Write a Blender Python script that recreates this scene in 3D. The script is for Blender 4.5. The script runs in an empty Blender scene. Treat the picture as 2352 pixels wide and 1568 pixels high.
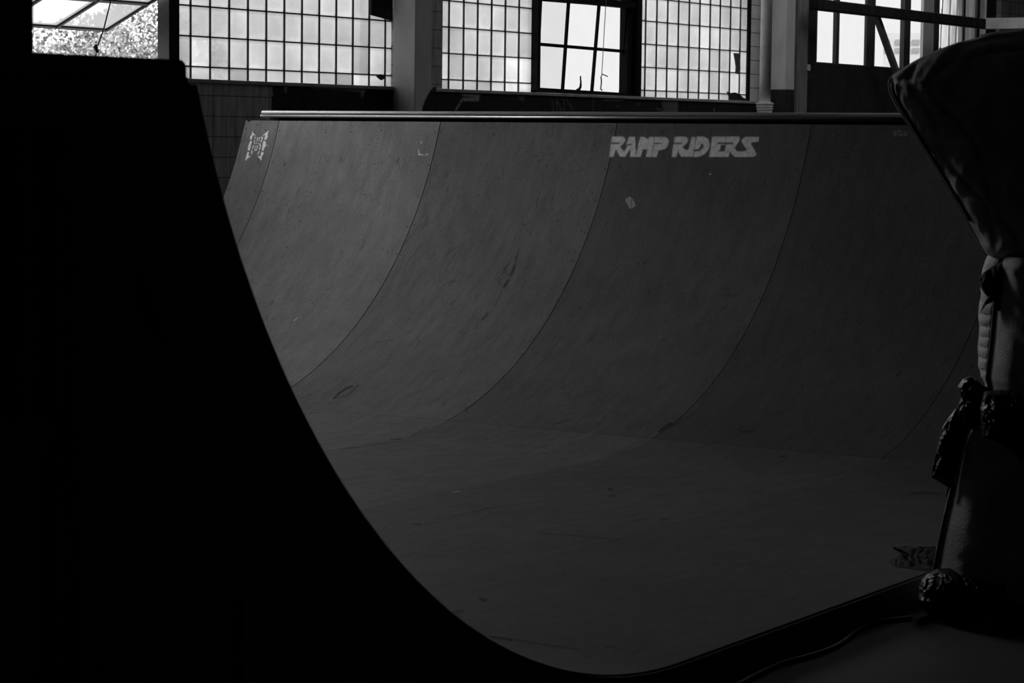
import bpy, bmesh, math, random
import numpy as np
from mathutils import Vector, Matrix, noise

random.seed(7)
SC = bpy.context.scene
COL = SC.collection

# ---------------------------------------------------------------- camera
F_PX, PITCH, ROLL, YAW = 5616.62, 0.08337, 0.01091, 1.0022
CAM = Vector((-6.17974, -8.27, 1.51646))
_d = Vector((math.sin(YAW) * math.cos(PITCH), math.cos(YAW) * math.cos(PITCH), -math.sin(PITCH)))
_r0 = Vector((math.cos(YAW), -math.sin(YAW), 0))
_u0 = _r0.cross(_d)
_r = math.cos(ROLL) * _r0 + math.sin(ROLL) * _u0
_u = -math.sin(ROLL) * _r0 + math.cos(ROLL) * _u0
cd = bpy.data.cameras.new('camera')
cam = bpy.data.objects.new('camera', cd)
COL.objects.link(cam)
cam.matrix_world = Matrix(((_r.x, _u.x, -_d.x, CAM.x), (_r.y, _u.y, -_d.y, CAM.y), (_r.z, _u.z, -_d.z, CAM.z), (0, 0, 0, 1)))
cd.sensor_width = 36.0
cd.lens = F_PX / 2352 * 36.0
cd.clip_end = 1000
cd.dof.use_dof = True
cd.dof.focus_distance = 13.6
cd.dof.aperture_fstop = 10.0
SC.camera = cam

# ---------------------------------------------------------------- world, sun, exposure
SC.view_settings.view_transform = 'Standard'
SC.view_settings.look = 'None'
SC.view_settings.exposure = 0.0
SC.view_settings.gamma = 1.0
SC.view_settings.use_curve_mapping = False
SC.cycles.max_bounces = 8
SC.cycles.diffuse_bounces = 4
SC.cycles.transparent_max_bounces = 12
SC.cycles.sample_clamp_indirect = 4.0
W = bpy.data.worlds.new('overcast_sky')
SC.world = W
W.use_nodes = True
W.node_tree.nodes['Background'].inputs[0].default_value = (1, 1, 1, 1)
W.node_tree.nodes['Background'].inputs[1].default_value = 14.5
sl = bpy.data.lights.new('hazy_sun', 'SUN')
sl.energy = 40
sl.angle = math.radians(8)
so = bpy.data.objects.new('hazy_sun', sl)
COL.objects.link(so)
so.rotation_euler = (math.radians(42), 0, math.radians(-12))

def portal(x0, x1, z0, z1, y):
    l = bpy.data.lights.new('window_portal', 'AREA')
    l.shape = 'RECTANGLE'; l.size = x1 - x0; l.size_y = z1 - z0
    l.cycles.is_portal = True
    o = bpy.data.objects.new('window_portal', l)
    COL.objects.link(o)
    o.location = ((x0 + x1) / 2, y, (z0 + z1) / 2)
    o.rotation_euler = (math.radians(-90), 0, 0)   # faces -y, into the room
WTOP = 4.6
portal(4.6, 8.95, 1.88, WTOP, 2.62)
portal(9.48, 14.79, 1.88, WTOP, 2.62)
portal(16.26, 21.0, 2.28, WTOP, 2.62)

l = bpy.data.lights.new('added_roof_light_portal', 'AREA'); l.shape = 'RECTANGLE'; l.size = 6.0; l.size_y = 4.2; l.cycles.is_portal = True  # sampling portal for the added roof light
o = bpy.data.objects.new('added_roof_light_portal', l); COL.objects.link(o); o.location = (14.5, -.5, 6.42)

# ---------------------------------------------------------------- helpers
def U(px, py, axis, val):
    """photo pixel -> point of a known world plane (axis 0,1,2 = val)"""
    v = _d * F_PX + _r * (px - 1176) - _u * (py - 784)
    t = (val - CAM[axis]) / v[axis]
    return CAM + v * t

def link(name, me, parent=None):
    o = bpy.data.objects.new(name, me)
    COL.objects.link(o)
    if parent is not None:
        o.parent = parent
    return o

def tag(o, label=None, cat=None, group=None, kind=None):
    if label: o['label'] = label
    if cat: o['category'] = cat
    if group: o['group'] = group
    if kind: o['kind'] = kind
    return o

def empty(name, loc, label=None, cat=None, group=None, kind=None):
    o = bpy.data.objects.new(name, None)
    COL.objects.link(o)
    o.location = loc
    o.empty_display_size = .1
    return tag(o, label, cat, group, kind)

class MB:
    """collects geometry in world coordinates, builds one mesh object"""
    def __init__(s):
        s.v = []; s.f = []; s.m = []; s.uv = None
    def add(s, vs, fs, mi=0):
        n = len(s.v)
        s.v += [tuple(v) for v in vs]
        s.f += [tuple(n + i for i in f) for f in fs]
        s.m += [mi] * len(fs)
        return s
    def box(s, x0, x1, y0, y1, z0, z1, mi=0):
        x0, x1 = sorted((x0, x1)); y0, y1 = sorted((y0, y1)); z0, z1 = sorted((z0, z1))
        vs = [(x0, y0, z0), (x1, y0, z0), (x1, y1, z0), (x0, y1, z0), (x0, y0, z1), (x1, y0, z1), (x1, y1, z1), (x0, y1, z1)]
        return s.add(vs, [(0, 3, 2, 1), (4, 5, 6, 7), (0, 1, 5, 4), (1, 2, 6, 5), (2, 3, 7, 6), (3, 0, 4, 7)], mi)
    def bar(s, a, b, w, h, up=(0, 0, 1), mi=0):
        a = Vector(a); b = Vector(b); d = (b - a).normalized()
        up = Vector(up); x = d.cross(up)
        if x.length < 1e-4: x = d.cross(Vector((1, 0, 0)))
        x.normalize(); y = x.cross(d).normalized()
        vs = [p + x * sx * w / 2 + y * sy * h / 2 for p in (a, b) for sx, sy in ((-1, -1), (1, -1), (1, 1), (-1, 1))]
        return s.add(vs, [(0, 1, 2, 3), (7, 6, 5, 4), (0, 4, 5, 1), (1, 5, 6, 2), (2, 6, 7, 3), (3, 7, 4, 0)], mi)
    def tube(s, pts, r, n=10, cap=True, mi=0):
        pts = [Vector(p) for p in pts]
        rr = r if isinstance(r, (list, tuple)) else [r] * len(pts)
        base = len(s.v)
        prev = None
        for i, p in enumerate(pts):
            d = (pts[min(i + 1, len(pts) - 1)] - pts[max(i - 1, 0)]).normalized()
            if prev is None:
                x = d.cross(Vector((0, 0, 1)))
                if x.length < 1e-3: x = d.cross(Vector((1, 0, 0)))
            else:
                x = prev - d * prev.dot(d)
            x.normalize(); prev = x; y = d.cross(x)
            for k in range(n):
                a = 2 * math.pi * k / n
                s.v.append(tuple(p + (x * math.cos(a) + y * math.sin(a)) * rr[i]))
        for i in range(len(pts) - 1):
            for k in range(n):
                a = base + i * n + k; b = base + i * n + (k + 1) % n
                s.f.append((a, b, b + n, a + n)); s.m.append(mi)
        if cap:
            s.f.append(tuple(base + k for k in range(n))[::-1]); s.m.append(mi)
            e = base + (len(pts) - 1) * n
            s.f.append(tuple(e + k for k in range(n))); s.m.append(mi)
        return s
    def prism(s, poly, y0, y1, mi=0):
        """poly of (x, z), extruded along y"""
        n = len(poly)
        vs = [(x, y0, z) for x, z in poly] + [(x, y1, z) for x, z in poly]
        fs = [tuple(range(n)), tuple(range(2 * n - 1, n - 1, -1))]
        fs += [((i + 1) % n, i, i + n, (i + 1) % n + n) for i in range(n)]
        return s.add(vs, fs, mi)
    def grid(s, P, closed=False, mi=0):
        """P[i][j] of points"""
        n = len(s.v); R = len(P); C = len(P[0])
        for row in P: s.v += [tuple(q) for q in row]
        for i in range(R - 1):
            for j in range(C - 1 + (1 if closed else 0)):
                a = n + i * C + j; b = n + i * C + (j + 1) % C
                s.f.append((a, b, b + C, a + C)); s.m.append(mi)
        return s
    def build(s, name, mats, parent=None, smooth=False, bevel=0, uvs=None, recalc=True, loc=None):
        me = bpy.data.meshes.new(name)
        off = Vector((0, 0, 0))
        if parent is not None and parent.type == 'EMPTY':
            off = Vector(parent.location)
        if loc is not None: off = Vector(loc)
        vs = [(v[0] - off.x, v[1] - off.y, v[2] - off.z) for v in s.v]
        me.from_pydata(vs, [], s.f)
        if not isinstance(mats, (list, tuple)): mats = [mats]
        for m in mats: me.materials.append(m)
        me.polygons.foreach_set('material_index', s.m)
        if uvs is not None:
            ul = me.uv_layers.new(name='UVMap')
            li = np.zeros(len(me.loops), dtype=np.int32)
            me.loops.foreach_get('vertex_index', li)
            ul.data.foreach_set('uv', np.array(uvs, dtype=np.float32)[li].ravel())
        if recalc:
            bm = bmesh.new(); bm.from_mesh(me)
            bmesh.ops.recalc_face_normals(bm, faces=bm.faces)
            bm.to_mesh(me); bm.free()
        if smooth:
            me.polygons.foreach_set('use_smooth', [True] * len(me.polygons))
        me.update()
        o = link(name, me, parent)
        if parent is None and loc is not None: o.location = off
        if parent is not None and parent.type != 'EMPTY':
            pass
        if bevel:
            b = o.modifiers.new('bevel', 'BEVEL'); b.width = bevel; b.segments = 2; b.limit_method = 'ANGLE'
        return o

# ---------------------------------------------------------------- materials
def mat(name, col=.2, rough=.7, var=.0, scale=8, stretch=(1, 1, 1), bump=0, bscale=40, spec=.5, metal=0, detail=4):
    m = bpy.data.materials.new(name); m.use_nodes = True
    nt = m.node_tree; N = nt.nodes; L = nt.links
    b = N['Principled BSDF']
    b.inputs['Base Color'].default_value = (col, col, col, 1)
    b.inputs['Roughness'].default_value = rough
    b.inputs['Metallic'].default_value = metal
    b.inputs['Specular IOR Level'].default_value = spec
    tc = N.new('ShaderNodeTexCoord'); mp = N.new('ShaderNodeMapping')
    mp.inputs['Scale'].default_value = stretch
    L.new(tc.outputs['Object'], mp.inputs['Vector'])
    if var:
        nz = N.new('ShaderNodeTexNoise'); nz.inputs['Scale'].default_value = scale; nz.inputs['Detail'].default_value = detail
        L.new(mp.outputs[0], nz.inputs['Vector'])
        mr = N.new('ShaderNodeMapRange')
        mr.inputs['From Min'].default_value = .3; mr.inputs['From Max'].default_value = .7
        mr.inputs['To Min'].default_value = col * (1 - var); mr.inputs['To Max'].default_value = col * (1 + var)
        L.new(nz.outputs['Fac'], mr.inputs['Value'])
        L.new(mr.outputs[0], b.inputs['Base Color'])
    if bump:
        n2 = N.new('ShaderNodeTexNoise'); n2.inputs['Scale'].default_value = bscale; n2.inputs['Detail'].default_value = 4
        L.new(mp.outputs[0], n2.inputs['Vector'])
        bp = N.new('ShaderNodeBump'); bp.inputs['Strength'].default_value = bump; bp.inputs['Distance'].default_value = .01
        L.new(n2.outputs['Fac'], bp.inputs['Height']); L.new(bp.outputs[0], b.inputs['Normal'])
    return m

def mathn(nt, op, a, b=None, clamp=False):
    n = nt.nodes.new('ShaderNodeMath'); n.operation = op; n.use_clamp = clamp
    for i, v in enumerate((a, b)):
        if v is None: continue
        if isinstance(v, (int, float)): n.inputs[i].default_value = v
        else: nt.links.new(v, n.inputs[i])
    return n.outputs[0]

def noise_n(nt, vec, scale, detail=3, rough=.5, stretch=None, rot=None, off=None):
    mp = nt.nodes.new('ShaderNodeMapping')
    if stretch: mp.inputs['Scale'].default_value = stretch
    if rot: mp.inputs['Rotation'].default_value = (0, 0, rot)
    if off: mp.inputs['Location'].default_value = off
    nt.links.new(vec, mp.inputs['Vector'])
    n = nt.nodes.new('ShaderNodeTexNoise'); n.inputs['Scale'].default_value = scale
    n.inputs['Detail'].default_value = detail; n.inputs['Roughness'].default_value = rough
    nt.links.new(mp.outputs[0], n.inputs['Vector'])
    return n.outputs['Fac']

def maprange(nt, v, a, b, c, d):
    n = nt.nodes.new('ShaderNodeMapRange')
    for i, x in zip(('From Min', 'From Max', 'To Min', 'To Max'), (a, b, c, d)): n.inputs[i].default_value = x
    nt.links.new(v, n.inputs['Value'])
    return n.outputs[0]

def sheet_material(name, base):
    """worn ramp surfacing: fine fibres, wheel tracks, scratches. UV = (metres along ramp, metres along profile)"""
    m = bpy.data.materials.new(name); m.use_nodes = True
    nt = m.node_tree; N = nt.nodes; L = nt.links; b = N['Principled BSDF']
    uv = N.new('ShaderNodeUVMap').outputs['UV']
    big = maprange(nt, noise_n(nt, uv, 1.3, 4), .3, .7, .86, 1.14)
    med = maprange(nt, noise_n(nt, uv, 9, 4, stretch=(1.8, .55, 1), rot=.22), .3, .7, .86, 1.13)
    trk = maprange(nt, noise_n(nt, uv, 14, 3, stretch=(2.6, .22, 1), rot=-.30), .33, .67, .96, 1.04)
    fine = maprange(nt, noise_n(nt, uv, 230, 2, .7), .3, .7, .50, 1.50)
    fib = maprange(nt, noise_n(nt, uv, 60, 4, .75, stretch=(1.9, .35, 1), rot=.45), .3, .7, .83, 1.14)
    v = mathn(nt, 'MULTIPLY', big, med)
    v = mathn(nt, 'MULTIPLY', v, trk)
    v = mathn(nt, 'MULTIPLY', v, fine)
    v = mathn(nt, 'MULTIPLY', v, fib)
    # thin dark scratches: level lines of slow warped noises
    for sc, st, ro, wd, lo, off in ((3.1, (2.2, .5, 1), .35, .006, .72, (3, 1, 0)), (4.3, (2.6, .35, 1), -.45, .005, .78, (7, 4, 0)),
                                    (2.4, (1, 1, 1), .0, .004, .8, (1, 9, 0)), (5.5, (.4, 2.2, 1), .2, .005, .82, (5, 2, 0))):
        n = noise_n(nt, uv, sc, 2, .6, stretch=st, rot=ro, off=off)
        a = mathn(nt, 'ABSOLUTE', mathn(nt, 'SUBTRACT', n, .5))
        msk = noise_n(nt, uv, 7, 2, off=(off[1], off[0], 0))
        g = maprange(nt, msk, .47, .62, 1.0, lo - .06)
        l = maprange(nt, a, wd * .4, wd, 0, 1)
        # 1 where no line, g on the line
        mx = N.new('ShaderNodeMix'); mx.data_type = 'FLOAT'
        L.new(l, mx.inputs[0]); L.new(g, mx.inputs[2]); mx.inputs[3].default_value = 1.0
        v = mathn(nt, 'MULTIPLY', v, mx.outputs[0])
    # small dark specks
    sp = noise_n(nt, uv, 45, 2, .4, stretch=(.6, 1.6, 1))
    v = mathn(nt, 'MULTIPLY', v, maprange(nt, sp, .70, .76, 1.0, .45))
    v = mathn(nt, 'MULTIPLY', v, base)
    L.new(v, b.inputs['Base Color'])
    b.inputs['Roughness'].default_value = .7
    b.inputs['Specular IOR Level'].default_value = .12
    bp = N.new('ShaderNodeBump'); bp.inputs['Strength'].default_value = .12; bp.inputs['Distance'].default_value = .004
    L.new(fine, bp.inputs['Height']); L.new(bp.outputs[0], b.inputs['Normal'])
    return m

def paint_material(name, col, alpha=1.0, nscale=60, lo=.75):
    """paint whose cover follows the mesh attribute 'cover'"""
    m = bpy.data.materials.new(name); m.use_nodes = True
    nt = m.node_tree; N = nt.nodes; L = nt.links; b = N['Principled BSDF']
    b.inputs['Roughness'].default_value = .8; b.inputs['Specular IOR Level'].default_value = .2
    at = N.new('ShaderNodeAttribute'); at.attribute_name = 'cover'
    tc = N.new('ShaderNodeTexCoord')
    n = maprange(nt, noise_n(nt, tc.outputs['Object'], nscale, 4, .7), .25, .5, lo, 1)
    c = maprange(nt, noise_n(nt, tc.outputs['Object'], nscale * .4, 4, .6), .3, .7, col * .8, col * 1.2)
    L.new(c, b.inputs['Base Color'])
    a = mathn(nt, 'MULTIPLY', at.outputs['Fac'], n)
    a = mathn(nt, 'MULTIPLY', a, alpha, True)
    L.new(a, b.inputs['Alpha'])
    return m

M = {}
SHEET = {}
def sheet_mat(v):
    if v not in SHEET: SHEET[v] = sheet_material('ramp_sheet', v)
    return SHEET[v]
M['screw'] = mat('screw_dark', .01, .6)
M['substrate'] = mat('ramp_ply_underlay', .03, .9, .3, 12)
M['ply'] = mat('dark_plywood', .11, .85, .35, 3, (1, 1, 8), .2)
M['lumber'] = mat('dark_lumber', .07, .85, .3, 6, (1, 1, 6), .2)
M['deckedge'] = mat('ramp_deck_edge', .12, .33, .35, 12, (1, .2, 1), .12, 60, 1.0)
M['coping'] = mat('coping_steel', .10, .3, .35, 10, (1, .2, 1), .12, 60, 1.0)
M['tile'] = None
M['steel'] = mat('window_steel', .010, .6, .3, 20, (1, 1, 1), .3, spec=.08)
M['mortar'] = mat('block_mortar', .035, .9, .4, 30)
M['concrete'] = mat('painted_column', .55, .6, .12, 7, (1, 1, .4), .1)
M['dkpaint'] = mat('dark_paint', .03, .7, .4, 10, spec=.15)
M['pipe'] = mat('pipe_paint', .75, .45, .12, 10)
M['wood'] = mat('grey_wood', .2, .75, .35, 6, (5, 5, .5), .2)
M['roomwall'] = mat('sooty_wall', .035, .9, .3, 2)
M['floor'] = mat('worn_floor', .02, .8, .3, 3, (1, 1, 1), .15, 30)
M['ground'] = mat('outdoor_ground', .25, .9, .2, 1)
M['ticking'] = mat('mattress_fabric', .70, .85, .12, 30, (1, 1, 1), .3, 120, .2)
M['ticking_dark'] = mat('mattress_soiled_fabric', .48, .85, .3, 10, (1, 1, 1), .3, 120, .2)
M['piping'] = mat('mattress_piping', .10, .6, .2, 60)
M['plastic'] = mat('black_plastic', .006, .42, .3, 10, (1, 1, 1), .3, 60, .14)
M['rag'] = mat('black_rag', .005, .95, .3, 20)
M['paper'] = mat('grey_litter', .12, .8, .5, 30, (1, 1, 1), .3)
M['hose'] = mat('black_cord', .006, .6)
M['bark'] = mat('bark', .1, .9, .3, 10)
M['facade'] = mat('pale_facade', .8, .9, .05, 2)
M['farwin'] = mat('far_window', .45, .4)

def tile_material():
    m = bpy.data.materials.new('glazed_wall_tile'); m.use_nodes = True
    nt = m.node_tree; N = nt.nodes; L = nt.links; b = N['Principled BSDF']
    geo = N.new('ShaderNodeNewGeometry'); sx = N.new('ShaderNodeSeparateXYZ'); cx = N.new('ShaderNodeCombineXYZ')
    L.new(geo.outputs['Position'], sx.inputs[0]); L.new(sx.outputs['X'], cx.inputs['X']); L.new(sx.outputs['Z'], cx.inputs['Y'])
    mp = N.new('ShaderNodeMapping'); mp.inputs['Location'].default_value = (-.053, .027, 0); L.new(cx.outputs[0], mp.inputs['Vector'])
    br = N.new('ShaderNodeTexBrick')
    L.new(mp.outputs[0], br.inputs['Vector'])
    br.inputs['Scale'].default_value = 1.0
    br.inputs['Brick Width'].default_value = .607; br.inputs['Row Height'].default_value = .1385
    br.inputs['Mortar Size'].default_value = .0045; br.inputs['Mortar Smooth'].default_value = .4
    br.offset = 0.0
    br.inputs['Color1'].default_value = (.40, .40, .40, 1); br.inputs['Color2'].default_value = (.32, .32, .32, 1)
    br.inputs['Mortar'].default_value = (.1, .1, .1, 1)
    st = maprange(nt, noise_n(nt, cx.outputs[0], 7, 5, .6, stretch=(3, .5, 1)), .3, .7, .55, 1.35)
    mx = N.new('ShaderNodeMix'); mx.data_type = 'RGBA'; mx.blend_type = 'MULTIPLY'; mx.inputs[0].default_value = 1
    L.new(br.outputs['Color'], mx.inputs[6]); L.new(st, mx.inputs[7])
    L.new(mx.outputs[2], b.inputs['Base Color'])
    b.inputs['Roughness'].default_value = .55
    return m
M['tile'] = tile_material()
M['tile_light'] = mat('light_wall_tile', .75, .4, .12, 10)

def glassblock_material():
    m = bpy.data.materials.new('glass_block'); m.use_nodes = True
    nt = m.node_tree; N = nt.nodes; L = nt.links
    N.remove(N['Principled BSDF']); out = N['Material Output']
    at = N.new('ShaderNodeAttribute'); at.attribute_name = 'tone'
    tc = N.new('ShaderNodeTexCoord')
    g = maprange(nt, noise_n(nt, tc.outputs['Object'], 14, 4, .6), .3, .7, .93, 1.07)
    v = mathn(nt, 'MULTIPLY', mathn(nt, 'MULTIPLY', at.outputs['Fac'], g, True), .108)
    tr = N.new('ShaderNodeBsdfTransparent'); L.new(v, tr.inputs[0])
    tl = N.new('ShaderNodeBsdfTranslucent'); L.new(v, tl.inputs[0])
    gl = N.new('ShaderNodeBsdfGlossy'); gl.inputs['Roughness'].default_value = .3; gl.inputs[0].default_value = (.5, .5, .5, 1)
    m1 = N.new('ShaderNodeMixShader'); m1.inputs[0].default_value = .90
    L.new(tr.outputs[0], m1.inputs[1]); L.new(tl.outputs[0], m1.inputs[2])
    m2 = N.new('ShaderNodeMixShader'); m2.inputs[0].default_value = .04
    L.new(m1.outputs[0], m2.inputs[1]); L.new(gl.outputs[0], m2.inputs[2])
    L.new(m2.outputs[0], out.inputs[0])
    return m
M['block'] = glassblock_material()

def pane_material(name, t, dirt=.06):
    m = bpy.data.materials.new(name); m.use_nodes = True
    nt = m.node_tree; N = nt.nodes; L = nt.links
    N.remove(N['Principled BSDF']); out = N['Material Output']
    tc = N.new('ShaderNodeTexCoord')
    g = maprange(nt, noise_n(nt, tc.outputs['Object'], 5, 4, .6), .3, .7, t * (1 - dirt), min(1, t * (1 + dirt)))
    tr = N.new('ShaderNodeBsdfTransparent'); L.new(g, tr.inputs[0])
    gl = N.new('ShaderNodeBsdfGlossy'); gl.inputs['Roughness'].default_value = .15; gl.inputs[0].default_value = (.6, .6, .6, 1)
    m2 = N.new('ShaderNodeMixShader'); m2.inputs[0].default_value = .03
    L.new(tr.outputs[0], m2.inputs[1]); L.new(gl.outputs[0], m2.inputs[2])
    L.new(m2.outputs[0], out.inputs[0])
    return m
M['pane'] = pane_material('clear_pane', .062, .02)
M['pane_dull'] = pane_material('dusty_pane', .053, .04)
def frosted():
    m = bpy.data.materials.new('frosted_pane'); m.use_nodes = True
    nt = m.node_tree; N = nt.nodes; L = nt.links
    N.remove(N['Principled BSDF']); out = N['Material Output']
    tr = N.new('ShaderNodeBsdfTransparent'); tr.inputs[0].default_value = (.062, .062, .062, 1)
    tl = N.new('ShaderNodeBsdfTranslucent'); tl.inputs[0].default_value = (.125, .125, .125, 1)
    m1 = N.new('ShaderNodeMixShader'); m1.inputs[0].default_value = .5
    L.new(tr.outputs[0], m1.inputs[1]); L.new(tl.outputs[0], m1.inputs[2]); L.new(m1.outputs[0], out.inputs[0])
    return m
M['frosted'] = frosted()
def foliage():
    m = bpy.data.materials.new('tree_foliage'); m.use_nodes = True
    nt = m.node_tree; N = nt.nodes; L = nt.links; b = N['Principled BSDF']
    tc = N.new('ShaderNodeTexCoord')
    g = maprange(nt, noise_n(nt, tc.outputs['Object'], 3, 3, .6), .3, .7, .022, .050)
    L.new(g, b.inputs['Base Color']); b.inputs['Specular IOR Level'].default_value = .03; b.inputs['Roughness'].default_value = .6
    return m
M['foliage'] = foliage()
def plastic_sheet():
    m = bpy.data.materials.new('hanging_plastic'); m.use_nodes = True
    nt = m.node_tree; N = nt.nodes; L = nt.links
    N.remove(N['Principled BSDF']); out = N['Material Output']
    tc = N.new('ShaderNodeTexCoord')
    g = maprange(nt, noise_n(nt, tc.outputs['Object'], 9, 4, .6, stretch=(1, 1, .12)), .3, .65, .024, .066)
    tr = N.new('ShaderNodeBsdfTransparent'); L.new(g, tr.inputs[0])
    tl = N.new('ShaderNodeBsdfTranslucent'); L.new(g, tl.inputs[0])
    m1 = N.new('ShaderNodeMixShader'); m1.inputs[0].default_value = .4
    L.new(tr.outputs[0], m1.inputs[1]); L.new(tl.outputs[0], m1.inputs[2]); L.new(m1.outputs[0], out.inputs[0])
    return m
M['sheeting'] = plastic_sheet()

# ================================================================ THE BUILDING
YW, YG = 2.40, 2.50          # inner wall face, window plane
FZ, CZ = -.10, 6.2
X0, X1, Y0 = -16.0, 32.0, -20.0
def struct(name, mb, m, **k):
    o = mb.build(name, m, **k); o['kind'] = 'structure'; return o
struct('floor', MB().box(X0 - .3, X1 + .3, Y0 - .3, 2.8, FZ - .2, FZ), M['floor'])
SK = (11.5, 17.5, -2.6, 1.6)     # added roof light, out of view, brightens the right-hand wall and columns
struct('ceiling', MB().box(X0 - .3, SK[0], Y0 - .3, 2.8, CZ, CZ + .2).box(SK[1], X1 + .3, Y0 - .3, 2.8, CZ, CZ + .2).box(SK[0], SK[1], Y0 - .3, SK[2], CZ, CZ + .2).box(SK[0], SK[1], SK[3], 2.8, CZ, CZ + .2), mat('pale_ceiling', .3, .9, .2, 2))
struct('wall_west', MB().box(X0 - .3, X0, Y0, 2.8, FZ, CZ), M['roomwall'])
struct('wall_east', MB().box(X1, X1 + .3, Y0, 2.8, FZ, CZ), M['roomwall'])
struct('wall_south', MB().box(X0 - .3, X1 + .3, Y0 - .3, Y0, FZ, CZ), M['roomwall'])
SILL = 1.878
WEST0 = 4.6
wn = MB()
wn.box(X0, WEST0, YW, 2.8, FZ, CZ)
wn.box(WEST0, 16.05, YW, 2.8, FZ, SILL)
wn.box(WEST0, 22.0, YW, 2.8, WTOP, CZ)
wn.box(8.95, 9.478, YW, 2.8, SILL, WTOP)
wn.box(21.0, X1, YW, 2.8, FZ, CZ)
wn.box(15.2, 16.05, YW, 2.8, SILL, WTOP)
struct('wall_north', wn, M['tile'])
# narrow pier of light tiles between the last glass blocks and the column
tp = MB()
zz = SILL
while zz < WTOP:
    z1 = min(zz + .1315, WTOP)
    tp.box(14.845, 15.2, YG - .006, 2.8, zz + .003, z1 - .003)
    zz += .1315
tp.box(14.79, 14.842, YG - .006, YG + .1, SILL, WTOP, 2)
tp.box(14.85, 15.19, YG + .0, 2.79, SILL, WTOP, 1)
tile_pier = struct('trim_1', tp, [M['tile_light'], M['mortar'], M['steel']])
# painted sill ledge
fill_glass = bpy.data.materials.new('added_roof_light_glass'); fill_glass.use_nodes = True  # glass of the added, unseen roof light that fills the right side
_n = fill_glass.node_tree; _n.nodes.remove(_n.nodes['Principled BSDF']); _t = _n.nodes.new('ShaderNodeBsdfTranslucent')
_t.inputs[0].default_value = (.055, .055, .055, 1); _n.links.new(_t.outputs[0], _n.nodes['Material Output'].inputs[0])
MB().add([(SK[0], SK[2], CZ + .1), (SK[1], SK[2], CZ + .1), (SK[1], SK[3], CZ + .1), (SK[0], SK[3], CZ + .1)], [(0, 1, 2, 3)]).build('added_roof_light', fill_glass)['kind'] = 'structure'
sill = MB()
sill.box(4.6, 14.9, YW - .012, YG + .02, SILL - .022, SILL + .004)
struct('trim_2', sill, mat('sill_paint', .33, .5, .3, 12, (1, 4, 1), .2), bevel=.004)

# ---------------------------------------------------------------- glass block windows
def block_window(name, x0, x1, xs, zs, odd, label):
    """xs, zs: joint positions. each block face is a small grid carrying its own tone"""
    root = empty(name, ((x0 + x1) / 2, YG, SILL)); tag(root, kind='structure')
    rnd = random.Random(sum(map(ord, name)) + 3)
    vs, fs, tone = [], [], []
    G = 9
    mor = MB()
    for x in xs:
        if x0 < x < x1: mor.box(x - .0034, x + .0034, YG - .001, YG + .016, SILL, WTOP)
    for z in zs:
        if SILL < z < WTOP: mor.box(x0, x1, YG - .001, YG + .016, z - .0042, z + .0042)
    ex = [x0] + [x for x in xs if x0 < x < x1] + [x1]
    ez = [SILL] + [z for z in zs if SILL < z < WTOP] + [WTOP]
    for i in range(len(ex) - 1):
        for j in range(len(ez) - 1):
            a, b, c, d = ex[i], ex[i + 1], ez[j], ez[j + 1]
            base = .60 + rnd.uniform(-.07, .07)
            special = odd.get((i, j), None)
            if special is not None: base = special
            if special == 'hole': continue
            dx, dz = rnd.uniform(-.12, .12), rnd.uniform(-.05, .16)
            n0 = len(vs)
            st = []
            for q in range(G):
                for p_ in range(G):
                    u_, v_ = p_ / (G - 1), q / (G - 1)
                    e = min(u_, 1 - u_, v_, 1 - v_)
                    t = base * (1 + dx * (u_ - .5) * 2 + dz * (v_ - .5) * 2)
                    if special is None:
                        if e < .07: t *= .88
                        elif e < .2: t *= 1.10
                        # rounded darker corners
                        cu, cv = abs(u_ - .5) * 2, abs(v_ - .5) * 2
                        if (cu ** 6 + cv ** 6) > 1.35: t *= .85
                    elif base > .8:
                        t *= 1 - .10 * (1 + math.sin(v_ * 55 if (i + j) % 2 else u_ * 40)) / 2
                    y = YG + .012 - (.006 if .07 < e else 0)
                    vs.append((a + (b - a) * u_, y, c + (d - c) * v_)); tone.append(t)
            for q in range(G - 1):
                for p_ in range(G - 1):
                    k = n0 + q * G + p_
                    fs.append((k, k + 1, k + G + 1, k + G))
    me = bpy.data.meshes.new('glass_blocks')
    me.from_pydata([(v[0] - root.location.x, v[1] - root.location.y, v[2] - root.location.z) for v in vs], [], fs)
    me.materials.append(M['block'])
    at = me.attributes.new('tone', 'FLOAT', 'POINT'); at.data.foreach_set('value', tone)
    link('glass_blocks', me, root)
    mor.build('mortar_grid', M['mortar'], root)
    return root
P_ = .2035
zL = [1.968 + P_ * k for k in range(12)]
zM = [1.958 + P_ * k for k in range(12)]
zR = [1.943 + P_ * k for k in range(12)]
xL = [6.62 + .2045 * k for k in range(12)]
xM = [9.502] + [U(900 + x / 3.92, 60, 1, YG).x for x in (520, 652, 778, 903, 1027, 1150)]
xR = [U(1350 + x / 3.92, 75, 1, YG).x for x in (525, 625, 722, 820, 917, 1012, 1105, 1195, 1288, 1377)]
block_window('window_2', 6.48, 8.958, xL, zL, {(1, 0): .85, (1, 1): .95, (10, 0): .92, (11, 0): .95, (11, 1): .92, (10, 1): .5, (9, 0): .42, (3, 0): .45, (12, 0): .8, (12, 1): .9, (12, 2): .9, (11, 2): .68}, '')
block_window('window_3', 9.478, 10.94, xM, zM, {(0, 0): .93, (0, 1): .93, (0, 2): .93, (0, 3): .93, (0, 4): .93, (6, 0): .95, (7, 0): .97, (6, 1): .95, (7, 1): .93, (1, 1): .8, (2, 1): .52, (2, 2): .55, (5, 0): .72, (1, 0): .5, (4, 0): .5}, '')
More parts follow.
